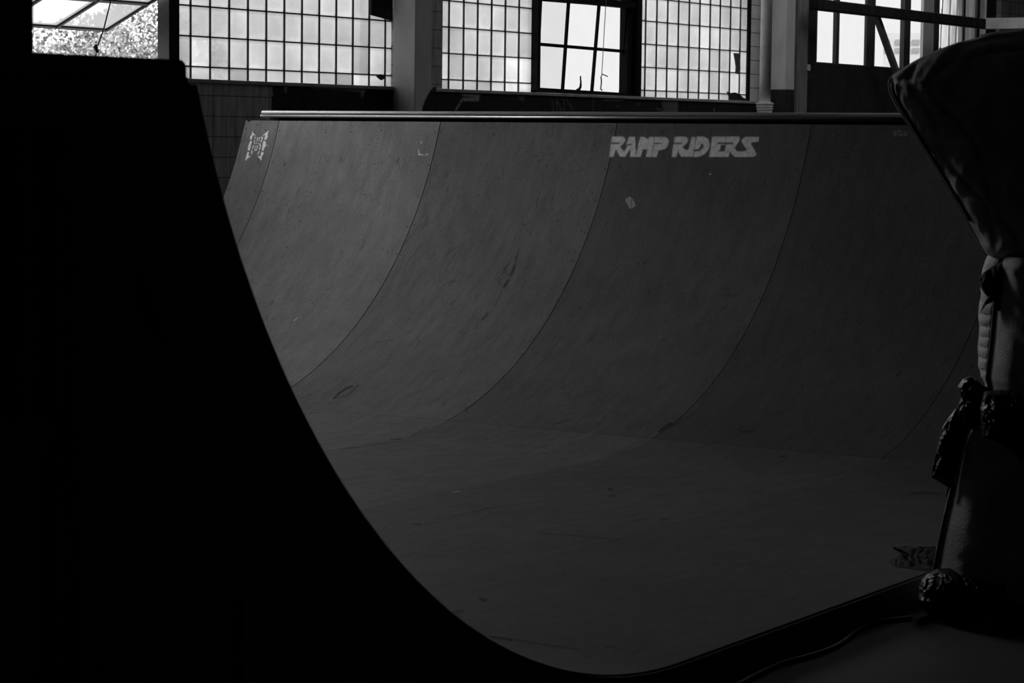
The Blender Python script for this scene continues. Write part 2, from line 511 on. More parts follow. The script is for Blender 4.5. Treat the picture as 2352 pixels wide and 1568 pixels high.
block_window('window_5', 12.668, 14.789, xR, zR, {(9, 2): .97, (10, 2): .93, (9, 1): .9, (10, 1): .96, (10, 0): .9, (9, 0): .9, (6, 3): .8, (7, 3): .7, (0, 0): .45, (7, 1): .5}, '')
# torn cardboard plugs in the broken blocks
def patch(name, pts, y, th, m, label, cat='patch'):
    ps = [U(px, py, 1, y) for px, py in pts]
    mb = MB(); n = len(ps)
    mb.add([tuple(p) for p in ps] + [(p.x, p.y + th, p.z) for p in ps],
           [tuple(range(n)), tuple(range(2 * n - 1, n - 1, -1))] + [((i + 1) % n, i, i + n, (i + 1) % n + n) for i in range(n)])
    c = sum((Vector(p) for p in ps), Vector()) / n
    o = mb.build(name, m, loc=c)
    return tag(o, label, cat)
z4 = lambda x, y: (1350 + x / 3.92, y / 3.92)
z2 = lambda x, y: (400 + x / 3.92, y / 3.92)
patch('dark_board', [(853, -60), (902, -60), (902, 48), (880, 41), (854, 34)], YG - .03, .02, M['dkpaint'], 'black board covering the upper corner of the glass blocks left of the column', 'board')
patch('torn_card', [z4(1262, 825), z4(1290, 838), z4(1330, 832), z4(1372, 850), z4(1400, 880), z4(1440, 892), z4(1425, 918), z4(1300, 916), z4(1285, 880)], YG - .02, .015, M['dkpaint'], 'torn black card in the bottom corner of the rightmost glass blocks', 'card')
patch('torn_card', [z4(1318, 478), z4(1372, 480), z4(1366, 560), z4(1376, 610), z4(1368, 668), z4(1335, 662), z4(1338, 600), z4(1330, 540)], YG - .02, .01, mat('torn_grey_card', .08, .9, .3, 20), 'narrow torn strip of grey card in the upper glass blocks beside the tiled pier', 'card')
patch('black_tape', [z2(1825, 682), z2(1860, 668), z2(1905, 676), z2(1900, 705), z2(1870, 722), z2(1845, 705)], YG - .02, .01, M['dkpaint'], 'small black scrap of tape low on the glass blocks left of the column', 'tape')

# ---------------------------------------------------------------- steel sash windows
def quadbar(mb, a, b, w, h, up=(0, -1, 0)):
    mb.bar(a, b, w, h, up)
# window_1: open hopper sash, left
w1 = empty('window_1', (5.5, YG, SILL), kind='structure')
fr = MB()
fr.box(6.335, 6.40, YG - .05, YG + .05, SILL, WTOP).box(6.43, 6.475, YG - .02, YG + .05, SILL, WTOP).box(6.40, 6.43, YG + .01, YG + .05, SILL, WTOP)
fr.box(4.6, 4.7, YG - .05, YG + .05, SILL, WTOP).box(4.6, 6.4, YG - .04, YG + .05, SILL, SILL + .05).box(4.6, 6.4, YG - .05, YG + .05, 2.62, 2.66).box(4.6, 6.4, YG - .05, YG + .05, WTOP - .05, WTOP)
fr.build('window_frame', M['steel'], w1)
# tilted sash: stile line measured in the plane x = 6.28
sA = U(243, 68, 0, 6.28); sB = U(345, 4, 0, 6.28)
dirn = (sB - sA); top = sA + dirn * 1.30
sash = MB(); up = Vector((1, 0, 0))
def at_s(x, t): return Vector((x, sA.y + (top.y - sA.y) * t, sA.z + (top.z - sA.z) * t))
up_n = Vector((1, 0, 0)).cross(dirn).normalized()
for x in (6.28, 5.80, 5.30, 4.82): sash.bar(at_s(x, 0), at_s(x, 1), .022, .030, up_n)
for t in (0, .72, 1.0): sash.bar(at_s(4.8, t), at_s(6.29, t), .030, .024, up_n)
so1 = sash.build('sash', M['steel'], w1)
gp = MB(); gp.add([at_s(4.82, 0), at_s(6.27, 0), at_s(6.27, 1), at_s(4.82, 1)], [(0, 1, 2, 3)])
gp.build('pane', M['frosted'], w1)
ch = MB(); a = U(262, -30, 1, 2.47); b = U(255, 0, 1, 2.47); c = U(238, 68, 1, 2.47); d = U(222, 112, 1, 2.47); e = U(220, 132, 1, 2.47)
e.z = max(e.z, SILL + .004)
ch.tube([a, b, c, d, e], .0045, 6)
ch.tube([U(222, 103, 1, 2.46), U(219, 108, 1, 2.46), U(221, 115, 1, 2.46), U(224, 119, 1, 2.46)], [.008, .017, .011, .012], 8)
ch.build('sash_chain', M['steel'], w1)
# glazing bars above the open sash (unseen panes left out to let in more light)
mu = MB()
for x in (5.25, 5.79): mu.box(x - .012, x + .012, YG - .02, YG + .02, 2.66, WTOP - .05)
for z in (3.1, 3.5, 3.9): mu.box(4.7, 6.335, YG - .02, YG + .02, z - .012, z + .012)
mu.build('glazing_bars', M['steel'], w1)

# window_4: middle sash, leaning outward at its foot
w4 = empty('window_4', (11.8, YG, SILL), kind='structure')
fr = MB()
fr.box(10.94, 10.985, YG - .05, YG + .05, SILL, WTOP).box(10.985, 11.01, YG - .01, YG + .05, SILL, WTOP)
fr.box(12.50, 12.60, YG + .0, YG + .08, SILL, WTOP).box(12.595, 12.665, YG - .05, YG + .06, SILL, WTOP)
fr.box(10.94, 12.66, YG - .04, YG + .10, SILL, SILL + .022)
zt = U(1340, 6, 1, YG).z
fr.box(10.94, 12.66, YG - .03, YG + .05, zt - .01, zt + .05).box(10.94, 12.66, YG - .03, YG + .05, WTOP - .05, WTOP)
fr.build('window_frame', M['steel'], w4)
sb = MB()
def q4(px, py):                      # sash plane: leans out from y=2.50 at the head to y=2.62 at the foot
    p0 = U(px, py, 1, 2.53)
    for _ in range(6):
        t = (zt - p0.z) / (zt - SILL); p0 = U(px, py, 1, 2.515 + .07 * t)
    return p0
def sbar(a, b, w=.026): sb.bar(q4(*a), q4(*b), w, .02, (0, -1, 0))
sbar((1241, 0), (1232, 203), .03); sbar((1306, 3), (1292, 206)); sbar((1376, 10), (1359, 213)); sbar((1438, 18), (1425, 218), .03)
sbar((1233, 101), (1434, 118)); sbar((1230, 205), (1428, 217), .03); sbar((1240, -2), (1440, 14), .03)
sb.build('sash', M['steel'], w4)
for k, (qs, mt) in enumerate((([(1239, 0), (1306, 4), (1299, 104), (1236, 101)], 'pane_dull'), ([(1306, 4), (1376, 10), (1367, 112), (1299, 104)], 'pane'),
                           ([(1376, 10), (1438, 16), (1432, 117), (1367, 112)], 'pane'), ([(1236, 101), (1299, 104), (1292, 207), (1232, 204)], 'pane_dull'),
                           ([(1299, 104), (1367, 112), (1359, 212), (1292, 207)], 'pane'), ([(1367, 112), (1432, 117), (1425, 217), (1359, 212)], 'pane'))):
    MB().add([q4(*q) for q in qs], [(0, 1, 2, 3)]).build('pane', M[mt], w4)
MB().add([(11.01, YG, zt + .05), (12.5, YG, zt + .05), (12.5, YG, WTOP - .05), (11.01, YG, WTOP - .05)], [(0, 1, 2, 3)]).build('pane', M['pane'], w4)
mu = MB()
for x in (11.5, 12.0): mu.box(x - .012, x + .012, YG - .02, YG + .02, zt + .05, WTOP - .05)
for z in (3.1, 3.5, 3.9): mu.box(11.01, 12.5, YG - .02, YG + .02, z - .012, z + .012)
mu.build('glazing_bars', M['steel'], w4)
lt = MB(); z3 = lambda x, y: (900 + x / 3.92, y / 3.92)
lt.tube([U(*z3(x, y), 1, 2.47) for x, y in ((1700, 685), (1698, 700), (1702, 740), (1698, 785), (1685, 805), (1672, 810), (1672, 838))], [.006, .006, .007, .011, .013, .014, .016], 7)
lt.build('latch_handle', M['steel'], w4)
ck = MB()
ck.tube([U(*z3(x, y), 1, 2.46) for x, y in ((1930, -20), (1915, 230), (1890, 675))], .0035, 5)
ck.tube([U(*z3(x, y), 1, 2.46) for x, y in ((1880, 700), (1895, 668), (1943, 688))], .005, 5)
ck.tube([U(*z3(x, y), 1, 2.46) for x, y in ((1884, 695), (1887, 740), (1880, 800), (1892, 812))], .0065, 6)
ck.build('sash_chain', mat('chain_grey', .25, .5), w4)

# window_6: large clear industrial window over a dark lower wall
w6 = empty('window_6', (18.6, YG, 2.3), kind='structure')
fr = MB()
def mull(pa, pm, pb, d=.05, z1=WTOP):
    xf = U(pm, 80, 1, YG - d).x; xb = U(pb, 80, 1, YG - d).x
    yb = U(pa, 80, 0, xf).y
    fr.box(xf, xb, YG - d, max(yb, YG - d + .02), 2.29, z1)
fr.box(16.0, U(1873, 80, 1, YG).x, YG - .02, YG + .1, 2.28, WTOP)
mull(1913, 1921, 1928); mull(1985, 1991, 2010); mull(2067, 2077, 2091); mull(2144, 2147, 2157); mull(2209, 2212, 2216); mull(2238, 2243, 2250)
fr.box(16.26, 21.0, YG - .04, YG + .05, 2.28, 2.30)
fr.build('window_frame', mat('window_timber', .07, .75, .35, 6, (5, 5, .5), .2), w6)
lw = MB(); xw = U(2118, 80, 1, YG).x
lw.box(xw, U(2143, 80, 1, YG - .012).x, YG - .012, YG + .02, 2.3, WTOP)
lw.build('light_board', mat('pale_board', .75, .7, .15, 8, (4, 1, .3)), w6)
xq = U(2163, 80, 1, YG).x
MB().add([(16.26, YG + .01, 2.3), (xq, YG + .01, 2.3), (xq, YG + .01, WTOP), (16.26, YG + .01, WTOP)], [(0, 1, 2, 3)]).build('pane', M['pane'], w6)
x2157 = U(2160, 80, 1, YG).x; x2256 = U(2256, 80, 1, YG).x
sh = MB(); rows = []
for j in range(12):
    row = []
    for i in range(60):
        u_ = i / 59
        row.append((x2157 + (x2256 - x2157) * u_, YG - .02 + .03 * math.sin(u_ * 37 + .4 * math.sin(j)) + .01 * noise.noise((u_ * 20, j * .3, 0)), 2.3 + (WTOP - 2.3) * j / 11))
    rows.append(row)
sh.grid(rows)
sh.build('hanging_plastic_sheet', M['sheeting'], w6, smooth=True, recalc=False)
lwl = MB(); lwl.box(16.05, 21.0, YW + .02, 2.8, FZ, 2.285).box(x2256, 21.0, YG - .04, 2.8, 2.285, WTOP)
struct('trim_3', lwl, mat('black_lower_wall', .02, .9, .5, 5))
for k_ in range(1):
    wp = MB(); xa = U(1828, 100, 1, 2.3).x; xb = U(1856, 100, 1, 2.3).x
    wp.box(xa + .04, xb, 2.3, YW, FZ, WTOP + .3)
    struct('trim_4', wp, M['wood'])
    wj = MB(); xb2 = U(1874, 100, 1, 2.385).x
    wj.box(xb + .002, xb2, 2.385, YG + .1, FZ, WTOP + .3)
    struct('trim_5', wj, M['dkpaint'])
wl = MB(); wl.box(*[U(1855, 143, 1, 2.29).x, U(1861, 143, 1, 2.29).x], 2.285, 2.30, U(1858, 162, 1, 2.29).z, U(1858, 148, 1, 2.29).z)
tag(wl.build('paper_tag', mat('paper_tag', .55, .8)), 'tiny white tag pinned to the dark edge of the wooden post by the clear window', 'tag')

# ---------------------------------------------------------------- columns, pipe, beam, brace
def column(corner_px, right_px, yf, base_z, label, graf=None):
    xc = U(corner_px, 60, 1, yf).x; xr = U(right_px, 60, 1, yf).x
    o = empty('column', ((xc + xr) / 2, yf + .1, FZ), label, 'column')
    z0 = FZ
    if base_z:
        MB().box(xc - .004, xr + .004, yf - .004, YW, FZ, base_z).build('painted_base', M['dkpaint'], o, bevel=.004)
        z0 = base_z
    MB().box(xc, xr, yf, YW, z0, CZ).build('shaft', M['concrete'], o, bevel=.006)
    return o, xc, xr
c1, c1x, c1r = column(954, 992, 2.2, None, 'pale painted square column between the two left glass block windows')
c2, c2x, c2r = column(1807, 1827, 2.2, 1.995, 'pale square column with black painted base right of the standing pipe')
pb = U(1760, 60, 1, 2.22)
dp = empty('drain_pipe', (pb.x, 2.22, FZ), 'white vertical pipe with ringed collar in front of the tiled pier', 'pipe')
MB().tube([(pb.x, 2.22, 1.86), (pb.x, 2.22, CZ)], .054, 24).build('pipe', M['pipe'], dp, smooth=True)
cl = MB()
for k in range(4):
    z = U(1762, 238 + k * 6, 1, 2.2).z
    cl.tube([(pb.x, 2.22, z - .008), (pb.x, 2.22, z + .008)], .085 - .004 * k, 24)
cl.tube([(pb.x, 2.22, FZ), (pb.x, 2.22, 1.87)], .07, 24)
cl.build('collar', M['pipe'], dp)
bA = U(1864, 10, 1, 2.15); bB = U(2262, 57, 1, 2.15)
bm_ = MB(); zc = 2.838
bm_.bar((bA.x, 2.12, U(1872, 10, 1, 2.12).z), (U(2275, 58, 1, 2.12).x, 2.12, U(2275, 57, 1, 2.12).z), .10, .108)
beam = bm_.build('steel_beam', M['dkpaint'], bevel=.012); tag(beam, 'long dark horizontal beam crossing the clear window on the right', 'beam')
br = MB(); p1 = U(2014, 40, 1, 2.2); p2 = U(2056, 158, 1, 2.2)
p3 = p1 + (p2 - p1) * 1.9
br.bar(p1 + (p1 - p2) * .05, p3, .05, .06, (0, -1, 0))
tag(br.build('diagonal_brace', mat('brace_wood', .16, .7, .3, 8)), 'dark diagonal strut below the long beam at the clear window', 'brace')
du = MB(); pc = U(2300, 56, 1, 1.9)
du.bar((pc.x - .2, 1.98, pc.z + .0), (pc.x + .5, -6.0, pc.z + .005), .14, .118)
tag(du.build('light_beam', mat('pale_beam', .6, .6, .2, 5)), 'pale horizontal beam running off right from the end of the dark beam', 'beam')

# ================================================================ THE RAMP
S_, R_, XR, RL = 1.22, 2.2924, 3.75867, 2.276
YN, YE = -4.913, 1.4916
TTOP = XR + R_ * math.acos(1 - 1.604 / R_)
TTOPL = RL * math.acos(1 - 1.622 / RL)
def RP(t, y, off=0.0):
    if t < 0:
        a = -t / RL
        return Vector((-RL * math.sin(a) + off * math.sin(a), y, RL - RL * math.cos(a) + off * math.cos(a)))
    if t <= XR:
        return Vector((t, y, off))
    a = (t - XR) / R_
    return Vector((XR + R_ * math.sin(a) - off * math.sin(a), y, R_ - R_ * math.cos(a) + off * math.cos(a)))
def onramp(px, py, off=0.0):
    """photo pixel -> (t, y) on the far transition or the flat"""
    v = _d * F_PX + _r * (px - 1176) - _u * (py - 784)
    C = CAM; Rr = R_ - off
    ox, oz = C.x - XR, C.z - R_
    a = v.x ** 2 + v.z ** 2; b = 2 * (ox * v.x + oz * v.z); c = ox * ox + oz * oz - Rr * Rr
    t = (-b + math.sqrt(max(b * b - 4 * a * c, 0))) / (2 * a)
    X = C + v * t
    if X.x < XR or X.z > R_:
        t = (off - C.z) / v.z; X = C + v * t
        return X.x, X.y
    return XR + R_ * math.atan2(X.x - XR, R_ - X.z), X.y
ramp = empty('skate_ramp', (1.9, -1.7, FZ), 'large grey half pipe skate ramp with a black near side', 'ramp')
TH = .006
def sheet(t0, t1, y0, y1, m, gap=.0022, tgap=.0012, screws=True, corner=0, seed=0):
    rnd = random.Random(seed)
    t0 += tgap; t1 -= tgap; y0 += gap; y1 -= gap
    nt = max(2, int((t1 - t0) / .04)); ny = max(2, int((y1 - y0) / .12))
    mb = MB(); uv = []
    def yy(t, j):
        ye = y1
        if corner and t > t1 - corner:
            q = (t - (t1 - corner)) / corner
            ye = y1 - corner * (1 - math.sqrt(max(0, 1 - q * q)))
        return y0 + (ye - y0) * j / ny
    for off in (0, -TH):
        P = []
        for i in range(nt + 1):
            t = t0 + (t1 - t0) * i / nt
            if corner: t = t0 + (t1 - corner - t0) * i / (nt - 3) if i <= nt - 3 else t1 - corner * (1 - (i - (nt - 3)) / 3)
            row = []
            for j in range(ny + 1):
                y = yy(t, j); row.append(RP(t, y, off)); uv.append((y, t))
            P.append(row)
        mb.grid(P)
    C_ = ny + 1; n = (nt + 1) * C_
    rim = [(i * C_) for i in range(nt + 1)] + [nt * C_ + j for j in range(1, C_)] + [i * C_ + ny for i in range(nt - 1, -1, -1)] + [j for j in range(ny - 1, 0, -1)]
    for a, b in zip(rim, rim[1:] + rim[:1]):
        mb.f.append((a, b, b + n, a + n)); mb.m.append(0)
    if screws:
        rows = []
        t = t1 - .065
        while t > t0 + .04:
            rows.append(t); t -= .205
        for t in rows:
            ys = [y0 + .018, y1 - .018]
            if rnd.random() < .6: ys += [y0 + .05 * rnd.random() + .03]
            if rnd.random() < .8: ys.append(y0 + (y1 - y0) * .34)
            if rnd.random() < .8: ys.append(y0 + (y1 - y0) * .68)
            for y in ys:
                if y1 - y0 < .5 and rnd.random() < .3: continue
                tt = t + rnd.uniform(-.012, .012); y_ = y + rnd.uniform(-.008, .008)
                r = rnd.uniform(.0042, .0068)
                k = len(mb.v)
                for a in range(7):
                    an = a * 2 * math.pi / 7
                    mb.v.append(tuple(RP(tt + r * math.cos(an), y_ + r * math.sin(an), .0008))); uv.append((y_, tt))
                mb.f.append(tuple(range(k, k + 7))); mb.m.append(1)
    o = mb.build('surface_sheet', [sheet_mat(m), M['screw']], ramp, uvs=uv, recalc=False)
    return o
ycols = [YN, -3.66, -2.44, -1.22, 0.0, 1.22, YE]
trows = [-TTOPL, -2.155, -1.08, .36, 1.80, XR + .4815, TTOP]
# column greys darken away from the windows: the light's fade put into the colour
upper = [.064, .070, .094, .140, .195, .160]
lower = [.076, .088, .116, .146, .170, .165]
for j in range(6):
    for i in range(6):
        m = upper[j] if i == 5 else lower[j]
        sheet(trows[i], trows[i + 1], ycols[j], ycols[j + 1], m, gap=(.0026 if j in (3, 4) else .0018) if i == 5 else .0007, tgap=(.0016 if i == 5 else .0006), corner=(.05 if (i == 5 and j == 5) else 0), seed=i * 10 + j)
# plywood underlay and body
ul = MB(); P1, P2 = [], []
ts = [-TTOPL + .01 + (TTOP + TTOPL - .02) * k / 90 for k in range(91)]
rows = []
for t in ts:
    rows.append([RP(t, YN + .004, -TH - .0005), RP(t, YE - .004, -TH - .0005), RP(t, YE - .004, -.03), RP(t, YN + .004, -.03)])
ul.grid(rows, closed=True)
ul.add([rows[0][k] for k in range(4)], [(0, 1, 2, 3)]); ul.add([rows[-1][k] for k in range(4)], [(3, 2, 1, 0)])
ul.build('plywood_underlay', M['substrate'], ramp, recalc=True)
# near end: curved rib, fascia, studs and panels (left quarter); far side the same
def rib(xs, tt0, tt1, off1, y0, y1):
    mb = MB(); n = 48
    rows = []
    for k in range(n + 1):
        t = tt0 + (tt1 - tt0) * k / n
        a = RP(t, 0, -TH); b = RP(t, 0, -off1)
        b.z = max(b.z, FZ)
        rows.append([(a.x, y0, a.z), (a.x, y1, a.z), (b.x, y1, b.z), (b.x, y0, b.z)])
    mb.grid(rows, closed=True)
    mb.add([rows[0][k] for k in range(4)], [(0, 1, 2, 3)]); mb.add([rows[-1][k] for k in range(4)], [(3, 2, 1, 0)])
    return mb
rib(0, -TTOPL, 0, .30, YN - .012, YN + .006).build('curved_rib', M['ply'], ramp)
DKX = -3.45
MB().box(0, XR, YN - .012, YN + .006, FZ, -TH).build('fascia_board', M['ply'], ramp)
MB().box(DKX, -2.205, YN - .010, YN + .006, 1.515, 1.622).build('header_board', M['lumber'], ramp)
MB().prism([(-2.553, FZ), (-2.553, 1.515), (-2.36, 1.515), (-2.378, 1.157), (-2.10, .88), (-1.6, .5), (-1.0, .1), (-.6, FZ)], YN - .010, YN + .004).build('side_panel', M['ply'], ramp)
MB().prism([(-2.046, FZ), (-2.046, .51), (-1.50, .545), (-1.14, .06), (-1.14, FZ)], YN - .026, YN - .012).build('patch_panel', mat('patch_ply', .18, .8, .4, 5, (1, 1, 4)), ramp)
MB().box(DKX, -2.664, YN - .010, YN + .004, FZ, .955).build('side_panel', M['ply'], ramp)
MB().box(-2.70, -2.66, YN + .0, YN + .09, FZ, 1.515).build('stud', M['lumber'], ramp)
MB().box(-2.60, -2.553, YN + .005, YN + .09, FZ, 1.515).build('stud', M['lumber'], ramp)
MB().box(DKX, -2.5, YN + .005, YN + .05, .88, .955).build('cross_rail', M['lumber'], ramp)
for y in (YN + 1.6, YN + 3.2, YN + 4.8, YE - .06):
    rib(0, -TTOPL, 0, .16, y, y + .018).build('curved_rib', M['ply'], ramp)
    MB().box(DKX, DKX + .09, y, y + .04, FZ, 1.60).build('stud', M['lumber'], ramp)
MB().box(DKX - .012, DKX, YN, YE, FZ, 1.62).build('back_panel', M['ply'], ramp)
DKR = 7.25
for y0, y1 in ((YN - .012, YN + .006), (YE - .018, YE + .000)):
    mb = MB(); n = 30; poly = []
    rows = []
    for k in range(n + 1):
        p = RP(XR + (TTOP - XR) * k / n, 0, -TH)
        rows.append([(p.x, y0, p.z - .0), (p.x, y1, p.z), (p.x, y1, FZ), (p.x, y0, FZ)])
    mb.grid(rows, closed=True)
    mb.add([rows[0][k] for k in range(4)], [(0, 1, 2, 3)])
    mb.box(rows[-1][0][0], DKR, y0, y1, FZ, 1.60)
    mb.build('side_panel', M['ply'], ramp)
MB().box(DKR, DKR + .012, YN, YE, FZ, 1.64).build('back_panel', M['ply'], ramp)
MB().box(0, XR, YE - .018, YE, FZ, -TH - .03).build('fascia_board', M['ply'], ramp)
# decks and coping
YC0 = U(600, 258, 0, 5.965).y
def nosing(xf, sgn, z0, z1, y0, y1, back, m):
    """deck edge board with a rounded upper nose; sgn=+1 when the deck lies on +x"""
    r = .020; pts = [(xf, z0)]
    for k in range(7):
        a = k / 6 * math.pi / 2
        pts.append((xf + sgn * (r - r * math.cos(a)), z1 - r + r * math.sin(a)))
    pts += [(back, z1), (back, z0)]
    return MB().prism(pts, y0, y1)
# far deck: two stacked edge strips with a shadow gap under them
nosing(5.962, 1, 1.643, 1.666, YN, YC0, DKR, None).build('deck', M['deckedge'], ramp)
mb = MB().tube([(5.966, YN, 1.631), (5.966, YC0 + .002, 1.631)], .0105, 16); mb.build('coping', M['coping'], ramp, smooth=True)
MB().box(6.02, 6.08, YN, YC0, 1.60, 1.643).build('coping_board', M['substrate'], ramp)
MB().box(5.96, DKR, YC0 - .02, YE, 1.56, 1.600).build('deck_joist', M['substrate'], ramp)
# near deck
nosing(-2.206, -1, 1.632, 1.670, YN, YE, DKX, None).build('deck', M['ply'], ramp)
mb = MB().tube([(-2.216, YN, 1.636), (-2.212, YE, 1.636)], .010, 12); mb.build('coping', M['coping'], ramp, smooth=True)
MB().box(DKX, -2.20, YN, YE, 1.600, 1.634).build('deck_joist', M['substrate'], ramp)

# ---------------------------------------------------------------- painted marks on the ramp
def raster(add, sub, W_, H_, step):
    """cover mask on a grid; polygons in their own units"""
    nx, ny = int(W_ / step) + 1, int(H_ / step) + 1
    X, Y = np.meshgrid(np.arange(nx) * step, np.arange(ny) * step)
    def inside(poly):
        r = np.zeros(X.shape, bool); n = len(poly)
        for i in range(n):
            x1, y1 = poly[i]; x2, y2 = poly[(i + 1) % n]
            if y1 == y2: continue
            c = ((y1 > Y) != (y2 > Y)) & (X < (x2 - x1) * (Y - y1) / (y2 - y1) + x1)
            r ^= c
        return r
    m = np.zeros(X.shape)
    for p in add: m[inside(p)] = 1
    for p in sub: m[inside(p)] = 0
    return m
def blur(m, s):
    r = int(s * 3) + 1; k = np.exp(-.5 * (np.arange(-r, r + 1) / s) ** 2); k /= k.sum()
    m = np.pad(m, r)
    m = np.apply_along_axis(lambda a: np.convolve(a, k, 'same'), 0, m)
    m = np.apply_along_axis(lambda a: np.convolve(a, k, 'same'), 1, m)
    return m[r:-r, r:-r]
def decal(name, add, sub, ox, oy, scale, step, sig, m, mapper, parent, amp=1.0, origin=None, W_=None, H_=None, x0=0, y0=0, label=None):
    """polygons in zoom pixels; photo pixel = ox + x/scale. mapper(px,py) -> world point on the real surface"""
    allp = [q for p in add for q in p]
    x0 = min(q[0] for q in allp) - 4 * sig * step; y0 = min(q[1] for q in allp) - 4 * sig * step
    x1 = max(q[0] for q in allp) + 4 * sig * step; y1 = max(q[1] for q in allp) + 4 * sig * step
    sh_ = lambda P: [[(q[0] - x0, q[1] - y0) for q in p] for p in P]
    mask = raster(sh_(add), sh_(sub), x1 - x0, y1 - y0, step)
    mask = np.clip(blur(mask, sig) * amp, 0, 1)
    ny, nx = mask.shape
    idx = -np.ones((ny, nx), int); vs = []; cov = []; fs = []
    def vid(j, i):
        if idx[j, i] < 0:
            idx[j, i] = len(vs)
            vs.append(tuple(mapper(ox + (x0 + i * step) / scale, oy + (y0 + j * step) / scale))); cov.append(float(mask[j, i]))
        return int(idx[j, i])
    for j in range(ny - 1):
        for i in range(nx - 1):
            if mask[j:j + 2, i:i + 2].max() > .01:
                fs.append((vid(j, i), vid(j, i + 1), vid(j + 1, i + 1), vid(j + 1, i)))
    off = Vector(parent.location) if parent is not None else Vector(vs[0])
    me = bpy.data.meshes.new(name)
    me.from_pydata([(v[0] - off.x, v[1] - off.y, v[2] - off.z) for v in vs], [], fs)
    me.attributes.new('cover', 'FLOAT', 'POINT').data.foreach_set('value', cov)
    me.materials.append(m)
    o = link(name, me, parent)
    if parent is None: o.location = off
    if label: o['label'] = label
    return o
def mramp(px, py):
    t, y = onramp(px, py, .0012); return RP(t, y, .0012)
LET = [
 [(262,158),(382,158),(407,180),(403,212),(380,240),(350,265),(375,300),(400,322),(440,325),(400,378),(352,376),(325,340),(305,290),(278,378),(232,378),(250,240)],
 [(447,162),(513,162),(522,378),(455,378),(462,305),(455,300),(405,378),(380,350),(425,262),(410,250),(432,200)],
 [(565,162),(612,162),(640,185),(668,162),(716,162),(712,225),(688,378),(627,378),(646,288),(625,302),(600,290),(572,378),(522,378),(545,240)],
 [(723,162),(835,162),(870,183),(878,215),(865,260),(835,292),(790,305),(765,305),(745,378),(692,378),(712,290),(716,238)],
 [(940,158),(1055,158),(1085,180),(1080,215),(1060,245),(1035,262),(1022,275),(1060,303),(1088,300),(1120,160),(1165,160),(1137,375),(1010,375),(985,335),(978,300),(958,378),(907,378),(925,240)],
 [(1180,158),(1255,158),(1300,182),(1320,235),(1308,295),(1268,345),(1210,375),(1143,380),(1158,250)],
 [(1342,158),(1487,158),(1480,320),(1535,325),(1520,380),(1310,380),(1325,300)],
 [(1495,158),(1640,158),(1640,200),(1625,225),(1600,262),(1587,278),(1612,318),(1690,320),(1720,380),(1590,380),(1555,350),(1540,320),(1478,320),(1488,240)],
 [(1700,162),(1850,160),(1847,215),(1775,220),(1760,232),(1822,335),(1822,360),(1790,380),(1650,380),(1640,322),(1700,315),(1720,300),(1665,225),(1662,192)]]
LSUB = [
 [(250,223),(340,223),(352,231),(342,239),(250,239)], [(422,240),(478,236),(478,250),(418,257)], [(716,224),(800,224),(806,231),(798,239),(712,239)],
 [(925,224),(1015,224),(1024,231),(1014,239),(922,239)], [(1225,232),(1250,240),(1248,280),(1205,314),(1146,318),(1150,298),(1195,295),(1218,265)],
 [(1400,222),(1487,222),(1484,239),(1398,239)], [(1440,247),(1492,247),(1480,316),(1405,318),(1430,302)], [(1490,223),(1565,223),(1576,231),(1565,240),(1488,240)],
 [(1060,262),(1098,200),(1092,250),(1080,296),(1062,298)]]
PW = paint_material('stencil_paint', .85, .95, 90, .7)
decal('stencil_lettering', LET, LSUB, 1350, 280, 4.704, 3.2, 1.9, PW, mramp, ramp, 1.0, label='white sprayed stencil words reading RAMP RIDERS')
EMB = [
 [(515,265),(545,330),(575,365),(622,392),(612,408),(560,402),(532,388),(510,480),(490,535),(452,530),(448,440),(490,400),(508,340)],
 [(448,570),(510,572),(495,650),(470,740),(442,860),(383,850),(386,730),(410,680)],
 [(370,890),(427,910),(407,1000),(405,1030),(470,1003),(478,1015),(380,1100),(305,1168),(298,1150),(335,1030)],
 [(1018,232),(985,335),(973,400),(982,450),(935,542),(868,535),(885,470),(903,392),(870,398),(825,418),(818,402),(930,320)],
 [(850,568),(917,575),(922,640),(938,712),(885,770),(852,870),(800,857),(805,790),(825,690)],
 [(782,895),(852,900),(858,962),(820,1010),(795,1130),(780,1165),(762,1140),(678,1018),(685,1003),(770,1037),(765,960)],
 [(585,440),(622,448),(615,490),(578,488)], [(568,520),(598,520),(590,600),(605,645),(590,672),(568,640)],
 [(665,452),(697,458),(662,575),(642,572)], [(728,452),(768,455),(738,500),(722,560),(695,588),(698,540)],
 [(778,452),(838,428),(832,500),(777,618),(752,600),(798,500),(770,482)],
 [(640,598),(658,610),(637,672),(622,665)], [(695,618),(712,660),(682,668),(678,620)],
 [(738,630),(757,640),(777,710),(746,828),(714,822),(743,730),(724,680)],
 [(718,852),(742,860),(722,930),(660,982),(652,970),(695,910)],
 [(620,702),(637,700),(607,800),(617,872),(590,874),(576,830),(590,780)], [(660,700),(692,700),(672,800),(642,872),(620,862),(650,800),(645,760)],
 [(540,692),(577,698),(542,770),(532,822),(503,822),(515,760)], [(498,848),(527,855),(517,920),(517,972),(498,972),(478,910)],
 [(965,710),(985,692),(1005,710),(985,737)]]
decal('stencil_emblem', EMB, [], 540, 280, 13.07, 6, .8, paint_material('emblem_paint', .85, 1.0, 90, .8), mramp, ramp, 1.1, label='white stencilled barbed emblem in the far top corner')
MRK = [[(1820,288),(1836,288),(1843,300),(1838,314),(1824,320),(1820,314),(1832,306),(1832,296),(1822,296)],
       [(1806,362),(1818,364),(1816,390),(1828,402),(1880,404),(1898,400),(1896,418),(1795,420),(1797,412),(1808,402),(1800,385)]]
